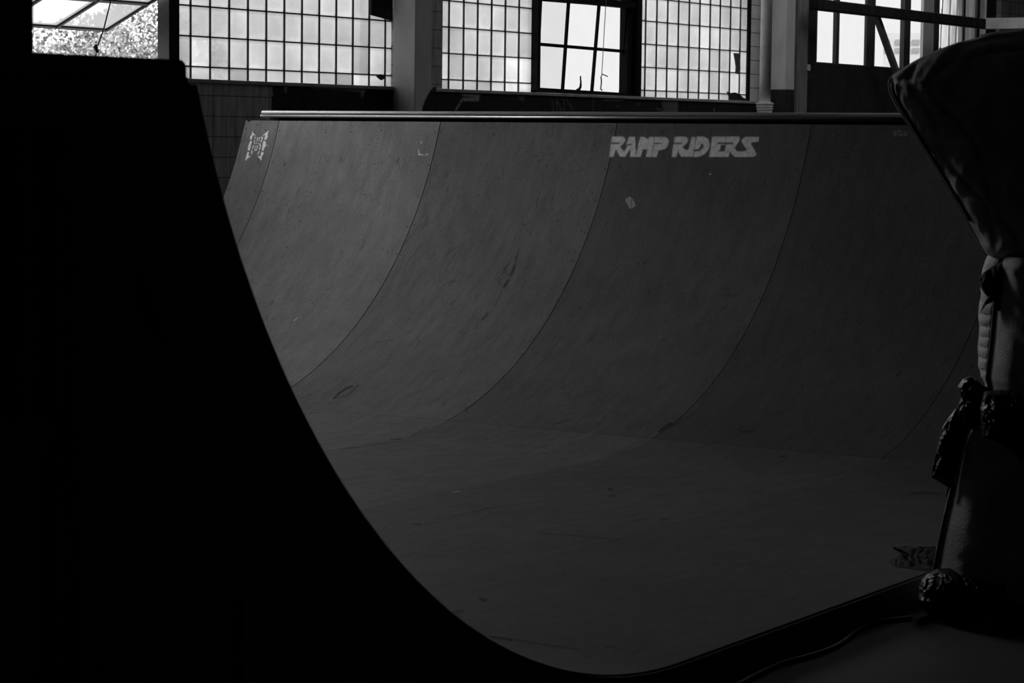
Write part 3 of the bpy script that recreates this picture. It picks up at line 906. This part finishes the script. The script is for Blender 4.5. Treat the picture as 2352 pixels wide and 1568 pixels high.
decal('chalky_mark', MRK, [[(1845,405),(1875,404),(1875,411),(1845,411)]], 500, 250, 3.92, 2, 1.0, paint_material('faded_paint', .72, .8, 120, .4), mramp, ramp, .9, label='small faded white marks beside the first seam')
JE = [[(2052,300),(2060,299),(2060,312),(2052,313)], [(2062,298),(2072,300),(2073,312),(2063,313)], [(2075,300),(2083,303),(2084,310),(2076,313)], [(2097,306),(2104,311),(2110,313),(2108,309)]]
decal('faded_lettering', JE, [[(2054,303),(2058,303),(2056,309)], [(2065,303),(2070,304),(2069,309),(2066,308)], [(2077,304),(2081,305),(2080,309)]], 0, 0, 1.0, .6, 1.4, paint_material('ghost_paint', .5, .45, 150, .2), mramp, ramp, .9, label='faint worn stencil near the mattress')
STK = [[(400,840),(430,812),(455,806),(490,825),(502,860),(520,905),(490,925),(457,942),(440,915),(425,885)]]
decal('torn_sticker', STK, [[(478,815),(484,817),(470,880),(468,935),(463,936),(466,878)]], 1350, 280, 4.704, 3, .8, paint_material('sticker_paper', .42, .85, 160, .75), mramp, ramp, 1.1, label='torn pale sticker below the stencil words')
# dark rubber scuffs
SCF = paint_material('rubber_scuff', .03, .75, 120, .3)
def stroke(pts, w):
    L_, R__ = [], []
    for i, (x, y) in enumerate(pts):
        a = pts[max(0, i - 1)]; b = pts[min(len(pts) - 1, i + 1)]
        dx, dy = b[0] - a[0], b[1] - a[1]; l = math.hypot(dx, dy) or 1
        ww = w * (.35 + .65 * math.sin(math.pi * (i + .5) / len(pts)))
        L_.append((x - dy / l * ww, y + dx / l * ww)); R__.append((x + dy / l * ww, y - dx / l * ww))
    return L_ + R__[::-1]
sc = [([(765,916),(780,902),(798,890),(812,886)], 2.6, 1.0), ([(770,915),(795,908),(810,897),(822,884),(828,886)], 1.4, .8),
      ([(1193,570),(1187,588),(1182,606)], 1.5, .8), ([(1183,607),(1178,620),(1172,634)], 2.4, .95), ([(1169,641),(1160,655),(1156,661)], 3.0, .95), ([(1156,662),(1146,684),(1136,703)], 1.6, .55), ([(1171,604),(1160,618),(1151,633)], 1.8, .55), ([(1122,719),(1114,728),(1107,735)], 2.4, .8), ([(1100,748),(1090,756)], 1.6, .6), ([(1045,688),(1035,702)], 2.4, .4), ([(968,560),(950,585),(937,600),(926,632)], 1.1, .6), ([(1136,500),(1120,530),(1105,560)], 1.4, .45), ([(1062,560),(1035,575),(1020,590)], 1.2, .6),
      ([(1512,992),(1528,980),(1540,972),(1546,974)], 3.6, .95), ([(1520,990),(1545,978),(1600,945),(1616,925)], 1.2, .6),
      ([(785,1033),(800,1029),(822,1027)], 2.2, .4), ([(820,1028),(870,1020),(940,1012)], .8, .4), ([(895,1010),(912,1008),(925,1007)], 1.3, .75), ([(945,1002),(965,990),(985,980)], 1.2, .6),
      ([(1395,1125),(1402,1123),(1408,1125)], 3.4, .85), ([(1398,1139),(1415,1137)], 2.0, .7), ([(948,1203),(968,1203)], 1.8, .9), ([(1515,1193),(1535,1192)], 2.0, .8),
      ([(1100,1373),(1110,1378),(1118,1375)], 3.2, .9), ([(1040,1405),(1052,1402),(1068,1403)], 2.6, .8), ([(1390,1485),(1415,1485)], 2.2, .85), ([(1340,1511),(1360,1511)], 2.2, .6),
      ([(1119,1460),(1180,1468),(1255,1480),(1330,1490)], 1.5, .9), ([(1125,1461),(1150,1465),(1176,1468)], 3.0, .7), ([(1700,992),(1732,988)], 3, .55), ([(2090,1133),(2130,1131),(2165,1134)], 3.5, .5),
      ([(1790,1047),(1806,1048)], 2.4, .8), ([(1270,974),(1290,970),(1322,960)], 1.6, .5), ([(1005,1192),(1060,1180),(1130,1165),(1180,1158)], 1.0, .5),
      ([(1690,405),(1675,430),(1665,450)], 1.2, .7), ([(620,700),(628,690)], 4, .35), ([(675,735),(684,728)], 3, .0), ([(860,790),(880,783),(905,780)], 1.4, .5),
      ([(1045,870),(1075,840),(1100,815)], 1.1, .5), ([(1230,850),(1262,812),(1290,770)], 1.1, .5), ([(1350,700),(1395,640),(1440,590)], 1.0, .45), ([(930,560),(960,520),(985,505)], 1.0, .5),
      ([(1560,690),(1620,640),(1650,640)], 1.0, .4), ([(1480,800),(1560,760),(1640,740)], .9, .4), ([(1010,640),(1040,590),(1062,565)], .9, .5), ([(1423,1239),(1330,1230),(1236,1224)], 1.0, .7)]
for pts, w, a in sc:
    if a <= 0: continue
    decal('scuff_mark', [stroke(pts, w)], [], 0, 0, 1.0, .8, 1.0, SCF, mramp, ramp, a)
decal('pale_scratch', [stroke([(674, 737), (684, 729)], 2.2)], [], 0, 0, 1.0, .8, 1.0, PW, mramp, ramp, .6)
decal('pale_scratch', [stroke([(1036, 1129), (1048, 1128), (1060, 1129)], 1.2)], [], 0, 0, 1.0, .8, 1.0, PW, mramp, ramp, .5)
decal('pale_scratch', [stroke([(1630, 399), (1633, 401)], 2)], [], 0, 0, 1.0, .8, .8, PW, mramp, ramp, .9)

# ---------------------------------------------------------------- graffiti on the wall under the windows
def mwall(px, py): return U(px, py, 1, YW - .0015)
zz1 = lambda P: [(600 + x / 5.88, 170 + y / 5.88) for x, y in P]
zz2 = lambda P: [(960 + x / 5.88, 170 + y / 5.88) for x, y in P]
zz3 = lambda P: [(1360 + x / 5.88, 190 + y / 5.88) for x, y in P]
GD = paint_material('black_spray', .012, .95, 20, .75)
dark = [zz1([(150,520),(150,320),(170,290),(155,210),(170,140),(230,110),(300,140),(320,250),(340,260),(350,180),(400,130),(440,150),(470,110),(540,170),(640,150),(700,200),(800,205),(1180,225),(1340,245),(1350,330),(1380,300),(1430,170),(1470,160),(1830,170),(1830,520)])]
decal('graffiti', dark, [], 0, 0, 1.0, 1.2, 1.0, GD, mwall, None, 1.1)
g1 = bpy.data.objects['graffiti']; tag(g1, 'black graffiti lettering on the tiled wall left of the column', 'graffiti')
dark = [zz2([(50,520),(100,400),(200,240),(560,230),(600,300),(820,320),(900,240),(1600,260),(2360,300),(2360,540),(50,540)])]
g = decal('graffiti', dark, [zz2([(520,500),(600,370),(820,370),(840,320),(600,315),(560,380),(490,500)])], 0, 0, 1.0, 1.2, 1.0, GD, mwall, None, 1.1)
tag(g, 'black graffiti on the tiled wall right of the column', 'graffiti'); g_mid = g
dark = [zz3([(20,200),(480,220),(500,210),(950,240),(955,420),(20,420)]), zz3([(960,235),(1650,265),(2230,292),(2250,420),(960,420)])]
g = decal('graffiti', dark, [], 0, 0, 1.0, 1.2, 1.0, GD, mwall, None, 1.0)
tag(g, 'black sprayed blocks on the wall under the rightmost glass blocks', 'graffiti')
GLt = paint_material('grey_spray', .22, .6, 20, .6)
ln = []
for pts, w in (([(1760,270),(1810,360),(1830,450),(1835,520)], 10), ([(1965,285),(1972,520)], 9), ([(1870,350),(1880,420),(1880,520)], 8), ([(1870,360),(1930,450),(1935,520)], 9), ([(2000,340),(2060,430),(2100,510)], 9), ([(1580,330),(1610,280)], 10)):
    ln.append(stroke(zz2(pts), w / 5.88))
ln += [zz3([(968,240),(1155,240),(1160,410),(968,410)])]
ln += [zz2([(1320,260),(1440,265),(1430,360),(1370,350)])]
for pts, w in (([(150,230),(460,230)], 16), ([(330,330),(370,300)], 9), ([(600,290),(660,293)], 12), ([(1660,330),(1645,400)], 6), ([(870,340),(950,390)], 14)):
    ln.append(stroke(zz3(pts), w / 5.88))
decal('graffiti_lines', ln, [], 0, 0, 1.0, .8, 1.0, GLt, lambda a, b: U(a, b, 1, YW - .003), g_mid, .8, label='thin grey strokes over the black paint')
# the black paint laps over the column foot
cd_ = decal('black_overspray', [[(968, 258), (975, 235), (985, 215), (995, 200), (1003, 200), (1003, 262), (968, 262)]], [], 0, 0, 1.0, 1.0, 1.0, GD, lambda a, b: U(a, b, 1, 2.1985), c1, 1.1)

# ================================================================ MATTRESSES ROUND THE POST
O = Vector((1.90, -5.50, FZ))
vdir = Vector((O.x - CAM.x, O.y - CAM.y, 0)).normalized()     # away from the camera
ldir = Vector((-vdir.y, vdir.x, 0))                            # towards image-left
def MP(px, py, d=0.0):
    """photo pixel on the vertical plane through the post, then d metres towards the camera"""
    v = _d * F_PX + _r * (px - 1176) - _u * (py - 784)
    t = (O - CAM).dot(vdir) / v.dot(vdir)
    return CAM + v * t - vdir * d
po = MB().box(-.09, .09, -.09, .09, 0, CZ - FZ)
po_o = MB(); pc = MP(2455, 800, -.34)
po_o.box(pc.x - .10, pc.x + .10, pc.y - .10, pc.y + .10, FZ, CZ)
tag(po_o.build('wooden_post', M['lumber'], loc=(pc.x, pc.y, FZ)), 'square post wrapped in old mattresses at the near right of the ramp', 'post')
def lerp_poly(P, y):
    for (x0, y0), (x1, y1) in zip(P, P[1:]):
        if y0 <= y <= y1: return x0 + (x1 - x0) * (y - y0) / max(y1 - y0, 1e-6)
    return P[-1][0] if y > P[-1][1] else P[0][0]
# upper mattress: outline left side (down) and top edge
LE = [(2043,190),(2044,203),(2048,217),(2060,241),(2080,273),(2100,306),(2125,346),(2150,386),(2175,428),(2200,468),(2222,506),(2240,536),(2252,560),(2266,582),(2285,596),(2310,602)]
TE = [(2043,190),(2046,180),(2054,171),(2068,163),(2084,154),(2100,144),(2125,131),(2150,120),(2175,110),(2200,101),(2225,95),(2250,88),(2270,80),(2290,76),(2310,74),(2352,68),(2420,62),(2500,60)]
um = empty('mattress', O + Vector((0, 0, 1.0)), 'old mattress wrapped over the top of the post, its rounded corner jutting left', 'mattress')
NV, NU = 96, 84
def top_y(px):
    return lerp_poly([(y, x) for x, y in [(b, a) for a, b in TE]], px) if False else np.interp(px, [q[0] for q in TE], [q[1] for q in TE])
def bot_y(px):
    return np.interp(px, [q[0] for q in LE], [q[1] for q in LE]) if px < 2310 else 602 + (px - 2310) * .02
outline = []
def prof_d(e):
    """bulge towards the camera as a function of the distance (m) from the outline"""
    q = min(e / .20, 1.0)
    return .22 * math.sqrt(max(0, 1 - (1 - q) ** 2))
front, back = [], []
def pdist(x, y, P):
    best = 1e9
    for (ax, ay), (bx, by_) in zip(P, P[1:]):
        dx, dy = bx - ax, by_ - ay
        t = max(0, min(1, ((x - ax) * dx + (y - ay) * dy) / (dx * dx + dy * dy)))
        best = min(best, math.hypot(x - ax - dx * t, y - ay - dy * t))
    return best
pts_px = [2043.2 + (2500 - 2043.2) * (k / NU) ** 1.5 for k in range(NU + 1)]
for px in pts_px:
    ty, by = float(top_y(px)), float(bot_y(px))
    fr_, bk_ = [], []
    for j in range(NV + 1):
        w = j / NV; w = .5 - .5 * math.cos(math.pi * w)
        py = ty + (by - ty) * w
        # distance to the slanted left edge / top edge in metres
        s = 8.75 / F_PX
        e_side = pdist(px, py, LE[:13]) * s; e_top = pdist(px, py, TE) * s; e_bot = max(0.0, (by - py) * s)
        e_side = -math.log(math.exp(-e_side / .05) + math.exp(-e_top / .05 - 1.2)) * .05 if e_side < .6 else e_side
        e_side = max(0, e_side)
        e = min(e_side, e_top * .95, e_bot)
        q_ = min(e / .045, 1)
        bulge = .045 * math.sqrt(q_ * (2 - q_)) + .26 * (1 - math.exp(-e_side / .16))* min(1, e_bot / .05)
        P0 = MP(px, py, 0)
        wr = noise.noise(Vector((px * .012, py * .010, 1.3))) * .030 + noise.noise(Vector((px * .035 + py * .02, py * .012, 5))) * .016 + noise.noise(Vector((px * .09, py * .05, 9))) * .005
        # long creases running down along the slanted edge
        cr = math.exp(-((e_side - .075 - .02 * math.sin(py * .03)) / .012) ** 2) * -.012 + math.exp(-((e_side - .15 - .03 * math.sin(py * .021 + 1)) / .014) ** 2) * -.014
        k = min(1, e / .03)
        fr_.append(P0 - vdir * (bulge + (wr + cr) * k))
        kb = min(e / .05, 1)
        bk_.append(P0 + vdir * (.16 * math.sqrt(max(0, kb * (2 - kb)))))
    front.append(fr_); back.append(bk_)
mb = MB().grid(front).grid(back)
mb.build('cover', M['ticking_dark'], um, smooth=True, recalc=False)
rim = [MP(x, y, .012) for x, y in TE[::-1][3:]] + [MP(x, y, .012) for x, y in LE[1:]]
MB().tube([MP(x, y, .0) for x, y in (TE[::-1][3:] + LE[1:13])], .0055, 8).build('piping', M['ticking_dark'], um, smooth=True)
MB().tube([MP(x + (9 if y > 180 else 3), y + (1 if y > 180 else 8), .045) for x, y in LE[:11]], .006, 8).build('piping', M['piping'], um, smooth=True)
# little tufts of torn stuffing on the top edge
rnd = random.Random(4)
for px in [2068, 2083, 2160, 2161, 2238, 2256, 2262, 2280, 2300, 2325, 2342]:
    y = float(top_y(px)); r = rnd.uniform(.004, .010)
    p = MP(px, y, .0)
    MB().tube([p - Vector((0, 0, .01)), p + Vector((rnd.uniform(-.004, .004), rnd.uniform(-.004, .004), r))], [r * .8, r * .4], 6).build('torn_stuffing', M['ticking_dark'], um)

# lower mattress wrapped round the post: side wall, welt, front face
lm = empty('mattress', O.copy(), 'pale quilted mattress standing on end round the post below the upper one', 'mattress')
LL = [(2268,585),(2258,605),(2251,632),(2247,655),(2250,680),(2245,705),(2243,730),(2246,752),(2245,775),(2242,800),(2244,825),(2243,845),(2252,865),(2262,880),(2255,905),(2235,935),(2222,960),(2212,985),(2200,1030),(2189,1080),(2178,1130),(2166,1180),(2156,1225),(2146,1275),(2142,1296),(2150,1330),(2160,1352)]
WELT = [(2300,585),(2292,605),(2288,632),(2286,660),(2286,690),(2283,720),(2281,745),(2279,770),(2276,795),(2273,820),(2270,845),(2268,865),(2272,880),(2275,905),(2250,935),(2232,960),(2219,985),(2206,1030),(2195,1080),(2184,1130),(2172,1180),(2162,1225),(2152,1275),(2148,1296),(2156,1330),(2166,1352)]
n = 300; rows = []
for k in range(n + 1):
    py = 585 + (1352 - 585) * k / n
    xl = lerp_poly([(a, b) for a, b in LL], py) if False else float(np.interp(py, [q[1] for q in LL], [q[0] for q in LL]))
    xw = float(np.interp(py, [q[1] for q in WELT], [q[0] for q in WELT]))
    quilt = .018 * (abs(math.sin((py - 585) * math.pi / (36 + 6 * math.sin(py * .013)) + .5)) ** .55 + .12 * noise.noise(Vector((py * .09, 3, 1)))) if py < 900 else .003 * math.sin(py * .05)
    row = []
    row.append(MP(xl + 16, py, -.20)); row.append(MP(xl + 4, py, -.14))
    for q in range(8):                                         # quilted side wall, faces left
        f = q / 7
        px = xl + (xw - xl) * (f ** 1.15)
        b_ = quilt * math.sin(math.pi * f)
        row.append(MP(px, py, -.10 + .17 * f) + ldir * b_ * .45 - vdir * b_ + Vector((0, 0, .01 * noise.noise(Vector((px * .2, py * .15, 3))))))
    row.append(MP(xw + 2, py, .066)); row.append(MP(xw + 3, py, .064))
    for q in range(1, 26):                                     # front face, sweeping round to the right
        f = q / 25
        px = xw + 4 + (2560 - xw) * f
        wr = .012 * noise.noise(Vector((px * .045, py * .012, 2))) + .007 * noise.noise(Vector((px * .13, py * .03, 7)))
        row.append(MP(px, py, .07 + .24 * (1 - math.exp(-f * 6)) + wr * min(1, f * 8)))
    row += [MP(2566, py, .20), MP(2560, py, 0), MP(2500, py, -.16), MP(2400, py, -.20), MP(xl + 60, py, -.215), MP(xl + 16, py, -.20)]
    for p in row: p.z = max(p.z, FZ + .002)
    rows.append(row)
mb = MB(); split = 11
mb.grid([r[:split] for r in rows]); mb.build('quilted_side', M['ticking'], lm, smooth=True, recalc=False)
mb = MB().grid([r[split - 1:] for r in rows]); mb.build('cover', M['ticking_dark'], lm, smooth=True, recalc=False)
MB().tube([r[split - 1] - vdir * .003 for r in rows[::2]], .0065, 8).build('piping', M['piping'], lm, smooth=True)

# crumpled things
def crumple(name, outline, d0, d1, seed, m, label, cat, amp=.03, parent=None, res=34, flat=False, fs=.03):
    """closed crumpled body: outline in photo pixels on the post plane, pillow-thick with sharp folds"""
    xs = [q[0] for q in outline]; ys = [q[1] for q in outline]
    cx, cy = sum(xs) / len(xs), sum(ys) / len(ys)
    # resample outline
    pts = []
    for i in range(len(outline)):
        a = outline[i]; b = outline[(i + 1) % len(outline)]
        nseg = max(2, int(math.hypot(b[0] - a[0], b[1] - a[1]) / 6))
        for k in range(nseg): pts.append((a[0] + (b[0] - a[0]) * k / nseg, a[1] + (b[1] - a[1]) * k / nseg))
    R = 20
    mb = MB(); F, B = [], []
    for r in range(R + 1):
        f = 1 - r / R
        rowf, rowb = [], []
        for (x, y) in pts:
            px, py = cx + (x - cx) * f, cy + (y - cy) * f
            q = math.sqrt(max(0, 1 - f * f))
            nz = 1 - 2.4 * abs(noise.noise(Vector((px * fs * 1.5, py * fs * .7, seed)))) - .9 * abs(noise.noise(Vector((px * fs * 3.6, py * fs * 1.8, seed + 4)))) - .35 * abs(noise.noise(Vector((px * fs * 8, py * fs * 5, seed + 9))))
            nz = (nz - .3) * amp
            rowf.append(MP(px, py, d0 + (d1 - d0) * q * .8 + nz * min(1, (1 - f) * 6)))
            rowb.append(MP(px, py, d0 - (d1 - d0) * .25 * q))
        F.append(rowf); B.append(rowb)
    mb.grid(F, closed=True); mb.grid(B, closed=True)
    for i in range(len(mb.v)):
        v = mb.v[i]
        if v[2] < FZ + .002: mb.v[i] = (v[0], v[1], FZ + .002)
    c = MP(cx, cy, d0)
    o = mb.build(name, m, parent, smooth=False, recalc=False, loc=(None if parent is not None else c))
    if label: tag(o, label, cat)
    return o
crumple('torn_rag', [(2250,638),(2262,622),(2282,608),(2305,598),(2340,598),(2352,640),(2330,680),(2312,700),(2296,712),(2286,688),(2268,696),(2254,716),(2262,692),(2276,682),(2262,668),(2254,655)], .09, .16, 3, M['rag'], 'black torn rag tied high round the pale mattress, two ragged ends hanging', 'rag', .02)
bag = empty('plastic_bag', MP(2240, 960, .12), 'black plastic bag knotted round the mattress at mid height, long tail hanging left', 'bag')
crumple('knot', [(2204,880),(2216,862),(2232,856),(2246,862),(2258,876),(2270,882),(2284,890),(2292,910),(2300,950),(2280,985),(2252,980),(2228,975),(2206,960),(2202,930),(2212,905)], .10, .20, 11, M['plastic'], None, None, .035, parent=bag, fs=.07)
crumple('tail', [(2200,930),(2216,935),(2226,975),(2222,1010),(2212,1040),(2204,1070),(2196,1100),(2186,1112),(2172,1104),(2156,1094),(2143,1088),(2146,1060),(2156,1025),(2162,1000),(2168,975),(2184,950)], .10, .145, 12, M['plastic'], None, None, .02, parent=bag, fs=.05)
crumple('band', [(2268,884),(2300,880),(2352,885),(2460,888),(2460,1010),(2352,1050),(2300,1000),(2262,985),(2258,920)], .22, .36, 13, M['plastic'], None, None, .03, parent=bag, fs=.05)
crumple('strip', [(2182,1100),(2190,1085),(2186,1110),(2178,1135),(2176,1130)], .09, .11, 14, M['plastic'], None, None, .005, parent=bag)
# black cloth heaped at the foot
crumple('cloth_heap', [(2118,1330),(2125,1312),(2140,1298),(2160,1288),(2190,1286),(2215,1292),(2240,1296),(2290,1290),(2352,1290),(2460,1290),(2460,1400),(2352,1395),(2290,1392),(2240,1402),(2180,1400),(2140,1390),(2112,1365)], .16, .34, 21, M['plastic'], 'black crumpled plastic heaped at the foot of the wrapped post', 'plastic', .045, fs=.035)
# pale folded rim of cloth on the floor
# ragged plastic lying on the ramp beside the post
def floorcrumple(name, outline, z, h, seed, m, label, cat, amp, fs=.05):
    xs = [q[0] for q in outline]; ys = [q[1] for q in outline]; cx, cy = sum(xs) / len(xs), sum(ys) / len(ys)
    pts = []
    for i in range(len(outline)):
        a = outline[i]; b = outline[(i + 1) % len(outline)]
        nseg = max(2, int(math.hypot(b[0] - a[0], b[1] - a[1]) / 5))
        for k in range(nseg): pts.append((a[0] + (b[0] - a[0]) * k / nseg, a[1] + (b[1] - a[1]) * k / nseg))
    F, B = [], []
    for r in range(9):
        f = 1 - r / 8; rf, rb = [], []
        for x, y in pts:
            px, py = cx + (x - cx) * f, cy + (y - cy) * f
            P = U(px, py, 2, z + .0015); q = math.sqrt(max(0, 1 - f * f))
            nz = abs(noise.noise(Vector((px * fs, py * fs * 2.5, seed)))) * amp * min(1, (1 - f) * 5)
            rf.append(P + Vector((0, 0, h * q + nz))); rb.append(P)
        F.append(rf); B.append(rb)
    mb = MB().grid(F, closed=True).grid(B, closed=True)
    return tag(mb.build(name, m, recalc=False, loc=U(cx, cy, 2, z)), label, cat)
floorcrumple('torn_plastic', [(2040,1290),(2060,1284),(2092,1286),(2096,1272),(2080,1262),(2050,1258),(2075,1253),(2110,1256),(2150,1254),(2148,1290),(2140,1312),(2110,1308),(2080,1304),(2056,1300)], 0.0, .006, 5, M['rag'], 'ragged torn black plastic lying flat on the ramp beside the wrapped post', 'plastic', .03)

floorcrumple('white_rag', [(2125,1392),(2150,1386),(2180,1388),(2205,1396),(2212,1405),(2190,1408),(2160,1400),(2130,1398)], FZ, .012, 31, mat('pale_rag', .75, .8, .4, 40), 'small pale strip of rag on the floor before the plastic heap', 'rag', .03, .12)
floorcrumple('white_rag', [(2245,1430),(2268,1427),(2291,1424),(2290,1433),(2268,1435),(2250,1436)], FZ, .008, 32, mat('pale_rag_dim', .4, .8, .4, 40), 'tiny grey scrap of rag on the floor right of the longer pale strip', 'rag', .02, .12)
# cord on the floor
ck = MB(); cp = [(1690,1575),(1740,1548),(1790,1525),(1850,1508),(1895,1494),(1930,1478),(1958,1456),(1980,1440),(2004,1430),(2040,1424),(2070,1421),(2098,1418)]
pp = [U(x, y, 2, FZ + .008) for x, y in cp]; res = []
for i in range(len(pp) - 1):
    for k in range(4):
        t = k / 4; p0 = pp[max(i - 1, 0)]; p1 = pp[i]; p2 = pp[i + 1]; p3 = pp[min(i + 2, len(pp) - 1)]
        res.append(.5 * ((2 * p1) + (p2 - p0) * t + (2 * p0 - 5 * p1 + 4 * p2 - p3) * t * t + (3 * p1 - p0 - 3 * p2 + p3) * t ** 3))
ck.tube(res, .008, 8)
tag(ck.build('power_cord', M['hose'], smooth=True, loc=pp[0]), 'black cord snaking over the floor in front of the ramp edge', 'cord')

# dark post standing on the near deck at the left edge
lp = MB().box(-2.98, U(78, 60, 1, YN + .02).x, YN + .02, YN + .24, 1.670, CZ)
tag(lp.build('wooden_post', M['lumber'], loc=(-2.83, YN + .1, 1.670), bevel=.004), 'black upright post on the near ramp deck at the left edge of the view', 'post')

# ================================================================ OUTSIDE
struct('ground', MB().box(-200, 400, 2.81, 400, -.5, -.3), M['ground'])
def tree(x, y, h, r, seed, label):
    rnd = random.Random(seed)
    t = empty('tree', (x, y, -.3), label, 'tree', 'trees outside the open window')
    MB().tube([(x, y, -.3), (x + .1, y, h * .4), (x, y + .1, h * .75)], [.16, .12, .05], 8).build('trunk', M['bark'], t, smooth=True)
    mb = MB()
    for k in range(17000):
        while True:
            a = Vector((rnd.uniform(-1, 1), rnd.uniform(-1, 1), rnd.uniform(-1, 1)))
            if a.length < 1: break
        lump = 1 + .22 * noise.noise(a * 2.2 + Vector((seed, 0, 0)))
        c = Vector((x, y, h - r * 1.0)) + Vector((a.x * r * 1.1, a.y * r, a.z * r)) * lump
        s = rnd.uniform(.032, .072)
        n1 = Vector((rnd.gauss(0, 1), rnd.gauss(0, 1), rnd.gauss(0, 1))).normalized(); n2 = n1.orthogonal().normalized(); n3 = n1.cross(n2)
        mb.add([c - n2 * s, c + n3 * s * .6, c + n2 * s, c - n3 * s * .6], [(0, 1, 2, 3)])
    mb.build('foliage', M['foliage'], t, recalc=False)
tree(33.6, 28.0, 3.95, 2.0, 3, 'leafy tree seen low through the open sash, left of the chain')
tree(38.6, 31.0, 4.75, 2.0, 8, 'taller leafy tree right of the chain, its crown against the bright sky')
tree(39.0, 36.5, 4.7, 2.2, 12, 'leafy tree behind and between the two nearer ones')
Q = U(2093, 110, 1, 90)
bv = Vector((Q.x - CAM.x, Q.y - CAM.y, 0)); bd = bv.length; bv.normalize(); bl_ = Vector((bv.y, -bv.x, 0))
bl = empty('building', (Q.x, Q.y, -.3), 'pale building with square windows far outside the clear window', 'building')
sF = (Q - CAM).dot(_d) / F_PX
def bbox_(pa, pb, za, zb, d0, d1):
    vs = []
    for z in (za, zb):
        for l, d in (((pa - 2093) * sF, d0), ((pb - 2093) * sF, d0), ((pb - 2093) * sF, d1), ((pa - 2093) * sF, d1)):
            p = Q + bl_ * l + bv * d; vs.append((p.x, p.y, z))
    return MB().add(vs, [(0, 3, 2, 1), (4, 5, 6, 7), (0, 1, 5, 4), (1, 2, 6, 5), (2, 3, 7, 6), (3, 0, 4, 7)])
bbox_(2030, 2160, -.3, 12.2, 0, 14).build('facade', M['facade'], bl)
for ya, yb in ((91, 102), (110, 120)):
    for a, b in ((2032, 2044), (2057, 2072), (2095, 2112), (2130, 2148)):
        bbox_(a, b, Q.z + (110 - yb) * sF, Q.z + (110 - ya) * sF, -.12, .1).build('window', M['farwin'], bl)
